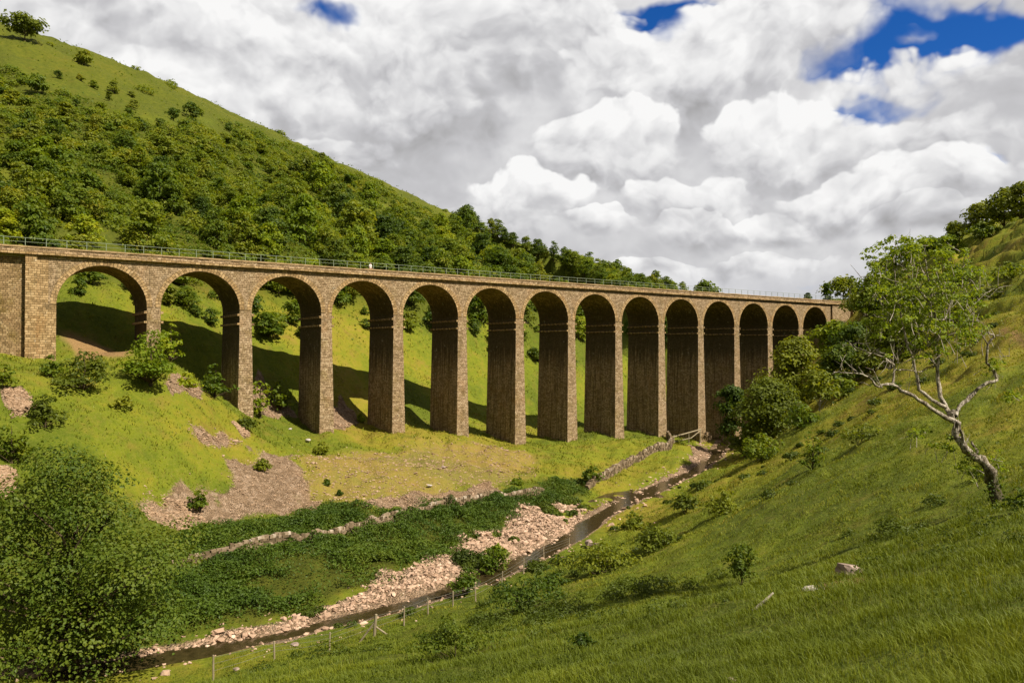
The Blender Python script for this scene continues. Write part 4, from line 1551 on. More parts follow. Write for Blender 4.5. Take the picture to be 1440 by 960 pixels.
make_boulder('boulder', 1191, 812, 42, 26, 'rock', 'flat topped pinkish grey boulder bedded in the long grass of the near slope', 1, 0.15)
make_boulder('stone', 1140, 838, 24, 13, 'pale_rock', 'white lichened stone in the grass just below the pinkish boulder', 2, 0.15)
make_boulder('stone', 1157, 836, 9, 9, 'rock', 'small pinkish stone touching the white lichened stone', 12, 0.15)
make_boulder('stone', 1030, 958, 13, 8, 'rock', 'small pale stone in the grass at the bottom edge of the picture', 3, 0.2)
make_boulder('boulder', 827, 765, 13, 15, 'rock', 'upright pale boulder standing above the near bank of the stream', 4, 0.1)
make_boulder('stone', 841, 764, 10, 8, 'rock', 'low pale stone touching the upright boulder above the near bank', 14, 0.1)
make_boulder('boulder', 433, 619, 10, 6, 'pale_rock', 'small white boulder on the bright turf below the third pier', 5, 0.1)
make_boulder('stone', 408, 600, 6, 4, 'pale_rock', 'white stone on the turf above the small white boulder', 6, 0.1)
make_boulder('stone', 622, 664, 8, 5, 'rock', 'grey stone alone on the stony slope beneath the fourth arch', 7, 0.1)
make_boulder('stone', 604, 683, 7, 5, 'pale_rock', 'whitish stone near the foot of the stony slope', 8, 0.1)
make_boulder('stone', 414, 905, 11, 6, 'rock', 'pink stone at the water edge beside the leaning strainer post', 9, 0.1)
make_boulder('stone', 332, 942, 9, 6, 'rock', 'pale stone in the grass by the lowest fence posts', 10, 0.1)


def dry_wall(name, pix, hgt, label, seed, thick=0.38):
    rng = np.random.default_rng(seed)
    P = np.array([hit(a, b)[:2] for a, b in pix])
    seg = np.hypot(*np.diff(P, axis=0).T)
    L = np.concatenate([[0], np.cumsum(seg)])
    rows = 4
    pos, size, axes, toprow = [], [], [], []
    for r_ in range(rows + 1):
        s = rng.uniform(0, .3)
        while s < L[-1]:
            w = rng.uniform(0.22, 0.5) if r_ < rows else rng.uniform(0.14, 0.34)
            x, y = np.interp(s, L, P[:, 0]), np.interp(s, L, P[:, 1])
            x2, y2 = np.interp(s + .3, L, P[:, 0]), np.interp(s + .3, L, P[:, 1])
            gap = fbm(np.array([s / 5]), np.array([seed * 3.1]), 2, seed)[0]
            hh = hgt * (1 + 0.10 * gap)
            if r_ < rows or gap > -0.32:
                zz = ground(x, y) - 0.1 + hh * (r_ + 0.5) / rows
                toprow.append(float(r_ == rows and rng.random() < 0.6))
                pos.append((x + rng.normal(0, .03), y + rng.normal(0, .03), zz + rng.normal(0, .02)))
                size.append((w * 1.05, thick * rng.uniform(.85, 1.1) * (1 - 0.08 * r_), hh / rows * rng.uniform(0.95, 1.25) * (1.25 if r_ == rows else 1)))
                axes.append(math.atan2(y2 - y, x2 - x) + rng.normal(0, .12))
            s += w
    n = len(pos)
    B = np.array([(-1, -1, -1), (1, -1, -1), (1, 1, -1), (-1, 1, -1), (-1, -1, 1), (1, -1, 1), (1, 1, 1), (-1, 1, 1)]) * 0.5
    V = B[None] * np.array(size)[:, None] * (1 + rng.normal(0, .10, (n, 8, 3)))
    a = np.array(axes)[:, None]
    X = V[..., 0] * np.cos(a) - V[..., 1] * np.sin(a)
    Y = V[..., 0] * np.sin(a) + V[..., 1] * np.cos(a)
    V = np.stack([X, Y, V[..., 2]], -1) + np.array(pos)[:, None]
    fq = np.array([(0, 3, 2, 1), (4, 5, 6, 7), (0, 1, 5, 4), (1, 2, 6, 5), (2, 3, 7, 6), (3, 0, 4, 7)])
    F_ = (fq[None] + (np.arange(n) * 8)[:, None, None]).reshape(-1, 4)
    o = link(name, np_mesh(name, V.reshape(-1, 3), [F_], M['drywall'], {'tint': np.repeat(np.clip(rng.random(n) * 0.75 + 0.45 * np.array(toprow), 0, 1), 8)}))
    tag(o, label, 'wall')
    return o


dry_wall('dry_stone_wall', [(196, 812), (270, 795), (335, 782), (410, 767), (470, 753), (510, 742), (560, 726), (620, 710), (690, 698), (735, 692), (764, 690)], 0.72, 'long low dry stone wall running through the nettles along the stream', 1)
dry_wall('dry_stone_wall', [(826, 682), (850, 668), (880, 656), (905, 645), (925, 638), (942, 633), (946, 622), (938, 614)], 1.0, 'short curving dry stone wall climbing to the tall piers by the stream', 2, 0.5)


def put_post(mb, p, h, r, lean=(0, 0)):
    p = np.asarray(p, float)
    t = p + np.array([lean[0] * h, lean[1] * h, h])
    mb.tube([p - np.array([0, 0, .3]), (p + t) / 2, t, t + np.array([0, 0, 0.02])], [r * 1.05, r, r * .92, 0.005], 7)


def make_fence():
    rr = random.Random(4)
    root = None
    spots = [(300, 958, 38), (386, 928, 24), (463, 914, 26), (526, 899, 30), (568, 883, 24), (602, 867, 22), (637, 849, 22), (669, 841, 22), (705, 822, 20), (736, 806, 20), (765, 785, 16), (800, 770, 14)]
    tops = []
    for i, (px, py, hp) in enumerate(spots):
        p = hit(px, py)
        d = depth_of(p)
        h = hp * d / F * 1.05
        if root is None:
            root = empty('wire_fence', p)
            tag(root, 'rough post and wire fence along the near bank of the stream', 'fence')
        mb = MB()
        q = p - np.array(root.location)
        r_ = 0.085 if i == 3 else 0.048
        ln = (rr.gauss(0, .05), rr.gauss(0, .05))
        put_post(mb, q, h, r_, ln)
        po = mb.build('post', M['timber'], root, smooth=True)
        if i == 3:
            for s in (-1, 1):
                b = MB()
                e = q + np.array([RT[0], RT[1], 0]) * s * (0.85 if s < 0 else 0.75)
                e[2] = ground(e[0] + root.location[0], e[1] + root.location[1]) - root.location[2] - 0.05
                b.tube([e, q + np.array([0, 0, h * (0.62 if s < 0 else 0.5)])], [0.055, 0.05], 6)
                b.build('brace', M['timber'], po, smooth=True)
        tops.append((q, h, ln))
    w = MB()
    for f in (0.45, 0.7, 0.92):
        for (a, ha, la), (b, hb, lb) in zip(tops[:-1], tops[1:]):
            pa = a + np.array([la[0] * ha * f, la[1] * ha * f, ha * f])
            pb = b + np.array([lb[0] * hb * f, lb[1] * hb * f, hb * f])
            w.tube([pa, (pa + pb) / 2 - np.array([0, 0, .03]), pb], [0.007] * 3, 4)
    w.build('wire', M['wire'], root)


make_fence()


def make_water_gate():
    a = hit(946, 622)
    b = np.array([10 * PER - 1.2, -1.0, 0])
    a = np.array([a[0], a[1], 0])
    z0 = -20.2
    root = empty('timber_hurdle', (a[0], a[1], z0))
    tag(root, 'weathered timber rail fence between the curving wall and the streamside pier', 'fence')
    o = np.array([a[0], a[1], z0])
    for f0, f1, zz0, zz1, r_ in ((0, 1, 0.35, 0.75, 0.12), (0, 0.62, -0.55, -0.5, 0.08), (0.62, 1, -0.55, 0.55, 0.08)):
        m = MB()
        m.tube([a + (b - a) * f0 + np.array([0, 0, z0 + zz0]) - o, a + (b - a) * f1 + np.array([0, 0, z0 + zz1]) - o], [r_, r_], 6)
        m.build('rail', M['timber'], root)
    for f in (0.04, 0.55, 0.97):
        m = MB()
        q = a + (b - a) * f
        m.tube([q + np.array([0, 0, ground(q[0], q[1]) - .3]) - o, q + np.array([0, 0, z0 + 0.75]) - o], [0.1, 0.1], 6)
        m.build('post', M['timber'], root)


make_water_gate()


def make_stick():
    p = hit(1075, 858)
    m = MB()
    m.tube([np.array([-.28, -.1, .05]), np.array([0, 0, .09]), np.array([.3, .12, .16])], [0.03, 0.035, 0.02], 7)
    o = m.build('fallen_branch', M['pale_bark'], None, smooth=True)
    o.location = p
    o.rotation_euler = (0, -0.35, -YAW)
    tag(o, 'short pale broken branch lying in the long grass', 'branch')


make_stick()


# ------------------------------------------------------------------ person on the viaduct
def make_person():
    X = at_plane_y(521, 372, 1.2)
    deck = 6.2
    root = empty('person', (X[0], 1.2, deck), 0.4)
    tag(root, 'person in a white top and dark trousers standing on the viaduct behind the railing', 'person')

    def skinned(name, verts, edges, radii, mat, parent):
        me = bpy.data.meshes.new(name)
        me.from_pydata(verts, edges, [])
        o = link(name, me, parent)
        o.modifiers.new('skin', 'SKIN')
        sub = o.modifiers.new('sub', 'SUBSURF')
        sub.levels = sub.render_levels = 2
        for v, r_ in zip(me.skin_vertices[0].data, radii):
            v.radius = r_ if isinstance(r_, tuple) else (r_, r_)
        me.skin_vertices[0].data[0].use_root = True
        me.materials.append(M[mat])
        return o

    body_v = [(0, 0, .95), (0, 0, 1.12), (0, 0, 1.32), (0, 0, 1.46), (0, 0, 1.54), (0, -.01, 1.64), (0, -.01, 1.74),
              (.19, 0, 1.41), (.25, .02, 1.14), (.24, -.10, .92), (.24, -.14, .84), (-.19, 0, 1.41), (-.25, .02, 1.14), (-.24, -.08, .92), (-.24, -.12, .84),
              (.10, 0, .88), (.12, -.02, .48), (.13, .02, .08), (.14, -.13, .04), (-.10, 0, .88), (-.11, 0, .48), (-.12, .03, .08), (-.13, -.12, .04)]
    body_e = [(0, 1), (1, 2), (2, 3), (3, 4), (4, 5), (5, 6), (3, 7), (7, 8), (8, 9), (9, 10), (3, 11), (11, 12), (12, 13), (13, 14), (0, 15), (15, 16), (16, 17), (17, 18), (0, 19), (19, 20), (20, 21), (21, 22)]
    body_r = [(.15, .11), (.13, .10), (.15, .11), (.11, .09), .055, .09, .075, .06, .045, .035, .035, .06, .045, .035, .035, .085, .06, .045, .035, .085, .06, .045, .035]
    skinned('body', body_v, body_e, body_r, 'skin', root)
    skinned('top', [(0, 0, .93), (0, 0, 1.12), (0, 0, 1.34), (0, 0, 1.47), (.20, 0, 1.41), (.255, .02, 1.16), (-.20, 0, 1.41), (-.255, .02, 1.16)],
            [(0, 1), (1, 2), (2, 3), (3, 4), (4, 5), (3, 6), (6, 7)], [(.175, .14), (.155, .125), (.175, .135), (.12, .10), .078, .062, .078, .062], 'fabric_white', root)
    skinned('trousers', [(0, 0, .98), (0, 0, .93), (.105, 0, .84), (.12, -.02, .48), (.13, .02, .10), (-.105, 0, .84), (-.11, 0, .48), (-.12, .03, .10)],
            [(0, 1), (1, 2), (2, 3), (3, 4), (1, 5), (5, 6), (6, 7)], [(.16, .12), (.17, .13), .105, .08, .065, .105, .08, .065], 'fabric_dark', root)
    h = MB()
    for i in range(6):
        z0, z1 = 1.66 + i * .03, 1.66 + (i + 1) * .03
        r0, r1 = .105 * math.cos(i / 6 * 1.35), .105 * math.cos((i + 1) / 6 * 1.35)
        for k in range(10):
            a0, a1 = k * .628, (k + 1) * .628
            h.quad((r0 * math.cos(a0), .02 + r0 * math.sin(a0), z0), (r0 * math.cos(a1), .02 + r0 * math.sin(a1), z0), (r1 * math.cos(a1), .02 + r1 * math.sin(a1), z1), (r1 * math.cos(a0), .02 + r1 * math.sin(a0), z1))
    h.build('hair', M['bark'], root, smooth=True, weld=True)


make_person()


# ------------------------------------------------------------------ trees and bushes near enough to single out
def bush(px, py, wpx, hpx, lmat, label, seed, name='bush', cat='bush', leaf=None, n=None, bmat='bark', base=0.08, group=None, shell=0.5, dens=1.0, d=None, lean=(0, 0), flat=0.85, rmin=0.16, rmax=0.28, ragged=None, bushy=False, nl=14):
    if d is None:
        p = hit(px, py)
    else:
        q = at_depth(px, py, d)
        p = np.array([q[0], q[1], ground(q[0], q[1])])
    dd = depth_of(p)
    k = dd / F
    top = CAM[2] + (494 - (py - hpx)) * k if d is not None else None
    h = (top - p[2]) if d is not None else hpx * k
    w = wpx * k
    leaf = leaf or max(0.06, 2.3 * dd / 767)
    n = n or int((34 if cat == 'bush' else 26) + 10 * min(4, w / 3))
    ravg = w * 0.22
    per = dens * 2.6 * (h * w * 1.7 + w * w) / (n * ravg ** 2 * leaf ** 2 * 0.72) * 0.8
    return make_tree(name, p, label, cat, h * 0.97, w, h * base, n, leaf, min(per, 95000 / (n * ravg ** 2)), seed, lmat, bmat, group, random.Random(seed).uniform(0, 6.28), shell, flat, lean, rmin, rmax, ragged=(cat == 'bush') if ragged is None else ragged, bushy=bushy, nl=nl)


# the big tree by the stream
bush(104, 940, 330, 318, 'leaf_ash', 'big spreading dark green tree on the far bank at the bottom corner', 21, 'broadleaf_tree', 'tree', leaf=0.135, n=88, base=0.03, dens=1.6, rmin=0.09, rmax=0.19, shell=0.8, bushy=True, nl=60)
# bushes on the turf and by the first piers
bush(118, 553, 74, 58, 'leaf_olive', 'rounded dark olive bush on the turf below the abutment', 22)
bush(76, 532, 40, 32, 'leaf_mid', 'smaller bush touching the rounded olive bush below the abutment', 23)
bush(212, 536, 80, 86, 'leaf_bright', 'tall bright green bush hiding the foot of the first pier', 24, dens=1.1)
bush(240, 512, 34, 62, 'leaf_bright', 'upright green sapling between the first pier and the second arch', 25)
bush(302, 560, 44, 48, 'leaf_mid', 'ragged green bush beside the foot of the second pier', 26, dens=0.8)
bush(265, 548, 40, 24, 'leaf_bright', 'low bright shrub on the earth bank under the second arch', 27)
bush(366, 587, 34, 62, 'leaf_bright', 'thin green sapling behind the second pier under the third arch', 28, dens=0.6, shell=0.4)
bush(394, 584, 40, 46, 'leaf_mid', 'scrubby bush on the stones under the third arch', 29, dens=0.8)
bush(345, 604, 30, 20, 'leaf_olive', 'low dark bush at the very foot of the second pier', 30)
bush(64, 596, 56, 46, 'leaf_olive', 'dense bush on the slope above the big streamside tree', 31)
bush(16, 652, 52, 66, 'leaf_mid', 'leafy bush at the picture edge above the big streamside tree', 32)
bush(6, 552, 30, 42, 'leaf_mid', 'bush at the picture edge just below the abutment wall', 33)
bush(175, 574, 28, 18, 'leaf_olive', 'small round bush alone on the bright turf below the first arch', 34)
bush(282, 711, 30, 34, 'leaf_mid', 'small upright bush standing between two patches of scree', 35, dens=0.8)
bush(452, 638, 30, 18, 'leaf_olive', 'thin windblown bush on the turf below the third pier', 36, dens=0.5)
bush(364, 664, 34, 16, 'leaf_olive', 'low bush at the head of the scree', 37)
bush(460, 684, 9, 8, 'leaf_dark', 'tiny dark bush on the stony slope nearest the scree', 371)
bush(478, 692, 8, 7, 'leaf_dark', 'tiny dark bush low on the stony slope', 372)
bush(509, 600, 14, 15, 'leaf_bright', 'little bright bush just inside the fourth arch', 38)
bush(832, 674, 28, 26, 'leaf_mid', 'dark little shrub by the lower end of the curving wall', 39)
bush(729, 674, 22, 12, 'leaf_mid', 'low shrub above the top end of the long wall', 40)
bush(30, 486, 10, 8, 'leaf_mid', 'weedy tuft at the foot of the abutment wall', 373)
# scrub along the near bank and on the near slope
bush(694, 806, 46, 44, 'leaf_mid', 'dense dark bush on the near bank beside the end of the gravel', 41)
bush(656, 833, 50, 36, 'leaf_mid', 'low dark bush behind the fence on the near bank', 42)
bush(737, 862, 92, 52, 'leaf_dark', 'broad dark scrub bush halfway up the near slope', 43, dens=0.8)
bush(640, 926, 110, 58, 'leaf_dark', 'broad dark low scrub at the bottom of the near slope', 44, dens=0.7)
bush(842, 802, 104, 46, 'leaf_olive', 'wide olive scrub on the near slope above the upright boulder', 45, dens=0.8)
bush(772, 830, 50, 34, 'leaf_dark', 'dark scrub between the two broad bushes on the near slope', 46, dens=0.7)
bush(922, 770, 72, 38, 'leaf_olive', 'low olive scrub on the near slope beside the stream bend', 47, dens=0.8)
bush(1014, 727, 52, 44, 'leaf_olive', 'dark shrub on the near slope below the hawthorns', 48, dens=0.8)
bush(1043, 826, 56, 68, 'leaf_dark', 'thin dark sapling with open twigs standing alone on the near slope', 49, 'sapling', 'tree', dens=0.45, base=0.25, shell=0.35)
bush(817, 908, 44, 26, 'leaf_dark', 'small dark shrub low on the near slope', 50, dens=0.6)
bush(1143, 652, 32, 56, 'leaf_mid', 'upright dark shrub on the bright upper part of the near slope', 51, dens=0.7, shell=0.4)
bush(1212, 622, 56, 36, 'leaf_olive', 'pale bushy growth on the bright slope beside the old tree', 52, dens=0.6)
bush(700, 782, 26, 16, 'leaf_bright', 'bright little plant growing in the gravel', 53)
bush(1432, 712, 44, 40, 'leaf_dark', 'dark bush against the foot of the old leaning tree', 54)
bush(893, 742, 44, 26, 'leaf_olive', 'olive scrub on the near bank opposite the gravel bar', 55, dens=0.8)
bush(965, 722, 56, 32, 'leaf_olive', 'olive scrub above the stream bend below the hawthorns', 56, dens=0.8)

# the trees in front of the far piers
bush(1086, 628, 100, 94, 'leaf_olive', 'wide olive hawthorn in front of the far piers above the stream', 61, 'hawthorn_tree', 'tree', d=112)
bush(1030, 622, 52, 84, 'leaf_dark', 'dark blue green tree leaning over the stream by the tall pier', 62, 'streamside_tree', 'tree', d=133)
bush(1048, 640, 60, 58, 'leaf_olive', 'low olive bush between the leaning dark tree and the wide hawthorn', 621, d=112)
bush(1153, 586, 48, 64, 'leaf_olive', 'small birch with a pale trunk at the edge of the bright slope', 63, 'birch_tree', 'tree', bmat='pale_bark', base=0.4, dens=0.8, d=101)
bush(1177, 560, 70, 108, 'leaf_bright', 'bright green tree below the far abutment of the viaduct', 64, 'broadleaf_tree', 'tree', d=150)
bush(1120, 570, 82, 98, 'leaf_olive', 'olive tree hiding the feet of the last piers', 65, 'broadleaf_tree', 'tree', d=143)
bush(1182, 565, 62, 82, 'leaf_dark', 'very dark tree in front of the bright green tree by the far abutment', 66, 'broadleaf_tree', 'tree', d=127)
bush(1218, 545, 66, 130, 'leaf_olive', 'olive brown tree at the end of the viaduct behind the old leaning tree', 67, 'broadleaf_tree', 'tree', d=165, bmat='pale_bark')
bush(1258, 520, 70, 120, 'leaf_mid', 'mid green tree behind the bare limbs of the old leaning tree', 68, 'broadleaf_tree', 'tree', d=150)
bush(1230, 545, 60, 60, 'leaf_olive', 'low olive bush behind the bare limbs of the old leaning tree', 69, d=125)
bush(1290, 505, 70, 70, 'leaf_olive', 'olive bush on the bank behind the trunk of the old leaning tree', 70, d=130)
bush(1186, 440, 50, 48, 'leaf_mid', 'rounded dark tree standing beyond the far end of the viaduct', 71, 'broadleaf_tree', 'tree', d=215)
bush(1163, 440, 14, 46, 'leaf_dark', 'narrow pointed conifer beyond the far end of the viaduct', 72, 'conifer_tree', 'tree', d=212)
bush(1136, 430, 14, 22, 'leaf_dark', 'small pointed treetop showing over the far end of the parapet', 73, 'conifer_tree', 'tree', d=225)
bush(990, 425, 32, 31, 'leaf_mid', 'single round treetop showing over the parapet against the sky', 74, 'broadleaf_tree', 'tree', d=330)
bush(1122, 604, 56, 44, 'leaf_mid', 'green bush filling the gap between the wide hawthorn and the small birch', 271)
bush(1070, 645, 60, 40, 'leaf_mid', 'low green bush at the near foot of the wide hawthorn', 272)
bush(1182, 566, 52, 42, 'leaf_mid', 'green bush at the edge of the bright slope above the small birch', 273)
bush(1206, 533, 74, 84, 'leaf_dark', 'dark leafy tree on the bank where the bare limbs reach furthest', 171, 'broadleaf_tree', 'tree')
bush(1252, 527, 72, 92, 'leaf_olive', 'olive tree on the bank just under the thin green crown', 172, 'broadleaf_tree', 'tree', bmat='pale_bark')
bush(1235, 470, 74, 84, 'leaf_mid', 'tall green tree on the bank seen beside the thin green crown', 173, 'broadleaf_tree', 'tree', d=150)
bush(1292, 498, 60, 64, 'leaf_olive', 'olive bush on the bank seen through the upright limbs', 174)
bush(1345, 462, 56, 44, 'leaf_olive', 'low olive bush on the steep bank between crown and bent limb', 175)
bush(1390, 420, 70, 30, 'leaf_olive', 'low wide scrub on the terraced part of the steep bank', 176, dens=0.7)
bush(1425, 392, 60, 26, 'leaf_mid', 'low green scrub high on the terraced part of the steep bank', 177, dens=0.7)
bush(1350, 400, 46, 30, 'leaf_mid', 'green scrub at the head of the bank behind the crown', 178, dens=0.8)
# ridge trees on the steep bank
for i, (px, py, w_, h_, d_, lm, lb) in enumerate((
        (1436, 318, 48, 62, 158, 'leaf_olive', 'tall olive tree at the picture edge on top of the steep bank'),
        (1412, 322, 46, 60, 165, 'leaf_olive', 'second tall olive tree on top of the steep bank'),
        (1378, 340, 48, 55, 172, 'leaf_olive', 'round headed olive tree at the middle of the trees on the steep bank'),
        (1382, 346, 34, 34, 160, 'leaf_mid', 'lower light green tree in front of the round headed tree on the bank'),
        (1345, 352, 36, 40, 180, 'leaf_olive', 'low tree below the round headed tree on the steep bank'),
        (1334, 362, 30, 34, 170, 'leaf_bright', 'pale green bush lowest in front of the trees on the bank'),
        (1312, 366, 40, 30, 190, 'leaf_mid', 'dark low tree at the lower end of the trees on the bank'),
        (1280, 384, 44, 36, 200, 'leaf_mid', 'low tree on the skyline behind the crown of the old leaning tree'),
        (1246, 402, 44, 34, 205, 'leaf_olive', 'low tree on the skyline between the old leaning tree and the viaduct'))):
    bush(px, py, w_, h_, lm, lb, 80 + i, 'broadleaf_tree', 'tree', d=d_, group='trees on top of the steep bank')
# lone tree on the hilltop
bush(35, 62, 54, 36, 'leaf_olive', 'lone windswept tree on the skyline at the top of the hill', 95, 'hilltop_tree', 'tree', base=0.28, n=30, dens=0.8)


# ------------------------------------------------------------------ the old leaning tree
def make_old_tree():
    D0 = 26.0
    foot = hit(1402, 704)
    D0 = depth_of(foot)
    k = D0 / F

    def P(px, py, dz=0.0):
        return at_depth(px, py, D0 + dz) - foot

    root = empty('old_tree', foot)
    tag(root, 'old leaning tree with pale bare limbs and a thin green crown on the near slope', 'tree')

    def limb(name, pts, r0, r1, mat='old_bark', parent=root, nn=11):
        pts = [P(*p) for p in pts]
        # densify and wobble
        rng = np.random.default_rng(len(pts) * 7 + int(r0 * 1000))
        q = []
        for a, b in zip(pts[:-1], pts[1:]):
            for t in (0, 1 / 3, 2 / 3):
                q.append(a + (b - a) * t + (rng.normal(0, r0 * 0.22, 3) if t else 0))
        q.append(pts[-1])
        n = len(q)
        rad = [0.82 * r0 + (r1 - 0.82 * r0) * (i / (n - 1)) ** 0.8 for i in range(n)]
        rad = [r * (1 + rng.normal(0, .10)) for r in rad]
        m = MB()
        rad[0] *= 1.5 if name == 'trunk' else 1.15
        rad[1] *= 1.2 if name == 'trunk' else 1.0
        m.tube(q, rad, nn, 0.05)
        return m.build(name, M[mat], parent, smooth=True, weld=True)

    tr = limb('trunk', [(1406, 712, 0), (1398, 688, 0), (1393, 668, 0), (1381, 646, -.1), (1358, 632, -.15), (1343, 614, -.1), (1338, 590, 0), (1341, 580, 0)], 0.27, 0.13)
    limb('branch', [(1362, 636, -.1), (1354, 618, -.3), (1350, 604, -.4)], 0.10, 0.05, parent=tr)
    limb('branch', [(1378, 645, 0), (1372, 630, .2), (1366, 620, .3)], 0.09, 0.04, parent=tr)
    limb('branch', [(1341, 592, 0), (1330, 587, -.2), (1301, 567, -.4), (1275, 552, -.6), (1253, 540, -.7), (1236, 544, -.8), (1222, 530, -.9), (1207, 525, -.9), (1172, 523, -1.0)], 0.125, 0.016, parent=tr)
    limb('branch', [(1255, 541, -.7), (1258, 514, -.6), (1240, 501, -.6), (1214, 493, -.7), (1201, 486, -.7)], 0.055, 0.01, parent=tr)
    limb('branch', [(1257, 520, -.6), (1275, 520, -.4), (1293, 523, -.2), (1303, 519, 0)], 0.035, 0.01, parent=tr)
    limb('branch', [(1258, 514, -.6), (1246, 498, -.3), (1232, 494, -.2)], 0.03, 0.008, parent=tr)
    limb('branch', [(1240, 545, -.8), (1228, 520, -.9), (1216, 516, -1)], 0.025, 0.006, parent=tr)
    limb('branch', [(1338, 584, 0), (1322, 558, .4), (1318, 519, .6), (1317, 488, .7), (1319, 466, .7), (1312, 430, .7), (1306, 395, .8), (1300, 360, .9)], 0.12, 0.02, parent=tr)
    limb('branch', [(1330, 572, 0), (1310, 562, -.2), (1292, 548, -.3), (1284, 505, -.2), (1274, 480, -.2), (1268, 450, -.1), (1262, 410, 0), (1256, 370, 0)], 0.10, 0.015, parent=tr)
    limb('branch', [(1318, 519, .6), (1306, 498, .5), (1290, 488, .3), (1270, 478, .1), (1258, 474, 0)], 0.05, 0.01, parent=tr)
    limb('branch', [(1319, 470, .7), (1332, 440, .9), (1342, 410, 1.0), (1348, 380, 1.0)], 0.06, 0.012, parent=tr)
    limb('branch', [(1312, 430, .7), (1290, 405, .4), (1272, 380, .2), (1262, 345, 0)], 0.05, 0.010, parent=tr)
    limb('branch', [(1308, 450, .7), (1345, 450, .6), (1368, 430, .6), (1386, 412, .5), (1400, 405, .5)], 0.045, 0.008, parent=tr)
    limb('branch', [(1342, 584, 0), (1349, 571, .1), (1363, 558, .2), (1384, 541, .3), (1402, 534, .3), (1398, 523, .3), (1387, 510, .3), (1389, 484, .2), (1398, 473, .2), (1389, 466, .2)], 0.115, 0.03, parent=tr)
    limb('branch', [(1390, 512, .3), (1402, 510, .4), (1412, 500, .4)], 0.025, 0.008, parent=tr)
    limb('branch', [(1389, 484, .2), (1380, 470, .1), (1384, 452, .1)], 0.03, 0.008, parent=tr)
    limb('branch', [(1266, 430, 0), (1240, 410, -.1), (1215, 395, -.2), (1196, 372, -.2)], 0.03, 0.006, parent=tr)
    # leaves on twigs: many small sprays with sky between them
    rng = np.random.default_rng(17)
    cl = []
    tw = MB()
    cores = [(1300, 402, 74, 64, 125), (1255, 385, 45, 45, 48), (1345, 400, 42, 48, 60), (1262, 350, 26, 16, 16), (1235, 365, 30, 20, 14), (1312, 462, 66, 40, 66), (1250, 440, 36, 40, 30), (1370, 450, 26, 26, 18),
             (1340, 470, 45, 22, 26), (1300, 350, 40, 20, 20), (1290, 345, 20, 12, 8), (1212, 398, 16, 10, 4), (1395, 515, 16, 18, 7), (1288, 496, 46, 18, 20), (1330, 625, 22, 10, 8), (1300, 612, 26, 8, 7), (1372, 662, 22, 16, 10), (1400, 650, 18, 16, 7), (1420, 560, 14, 10, 4)]
    for (cx, cyy, sx, sy, n) in cores:
        for _ in range(n):
            a = rng.uniform(0, 6.28)
            q = rng.random() ** 0.5
            px, py = cx + sx * q * math.cos(a), cyy + sy * q * math.sin(a)
            dz = rng.normal(0.3, sx * k * 0.55)
            c = P(px, py, dz)
            cl.append((c[0], c[1], c[2], rng.uniform(0.12, 0.30)))
            if rng.random() < 0.8:
                e = c + rng.normal(0, .25, 3) + np.array([0, 0, -.35])
                tw.tube([e, (e + c) / 2 + rng.normal(0, .04, 3), c], [0.013, 0.010, 0.004], 4)
                if rng.random() < 0.3:
                    tw.tube([c, c + rng.normal(0, .12, 3) + (c - e) * 0.6], [0.006, 0.003], 4)
    rng2 = np.random.default_rng(44)
    for (px, py, dz, n_) in ((1207, 525, -.9, 5), (1180, 523, -1, 4), (1201, 486, -.7, 6), (1225, 496, -.7, 6), (1246, 505, -.6, 6), (1236, 540, -.8, 5), (1275, 552, -.6, 5), (1258, 514, -.5, 6), (1293, 523, -.2, 5), (1398, 473, .2, 6), (1389, 484, .2, 6), (1402, 534, .3, 6), (1412, 500, .4, 4), (1400, 405, .5, 6), (1350, 604, -.4, 4), (1366, 620, .3, 4), (1284, 505, -.2, 6), (1317, 488, .7, 5)):
        for _ in range(n_):
            a_ = P(px + rng2.normal(0, 5), py + rng2.normal(0, 3), dz)
            v_ = rng2.normal(0, .16, 3) + np.array([0, 0, .07])
            b_ = a_ + v_
            tw.tube([a_, b_, b_ + v_ * 0.8 + rng2.normal(0, .08, 3)], [0.012, 0.008, 0.003], 4)
    Pp, N = crown_points(cl, 500, rng, 0.2, 0.8)
    V, F_ = leaf_quads(Pp, N, 0.082, 1.5, rng, 0.6)
    link('crown', np_mesh('crown', V, [F_], M['leaf_old'], {'tint': np.repeat(rng.random(len(Pp)), 4)}), root)
    tw.build('twigs', M['pale_bark'], root)
    # ivy and moss round the foot
    iv = [P(1400 + rng.normal(0, 7), 690 + rng.normal(0, 12), rng.normal(0, .15)) for _ in range(500)]
    iv += [P(1372 + rng.normal(0, 9), 642 + rng.normal(0, 7), rng.normal(-.1, .15)) for _ in range(160)]
    V, F_ = leaf_quads(np.array(iv), rng.normal(0, 1, (len(iv), 3)), 0.07, 1.3, rng)
    link('ivy', np_mesh('ivy', V, [F_], M['leaf_dark'], {'tint': np.repeat(rng.random(len(iv)), 4)}), root)


make_old_tree()


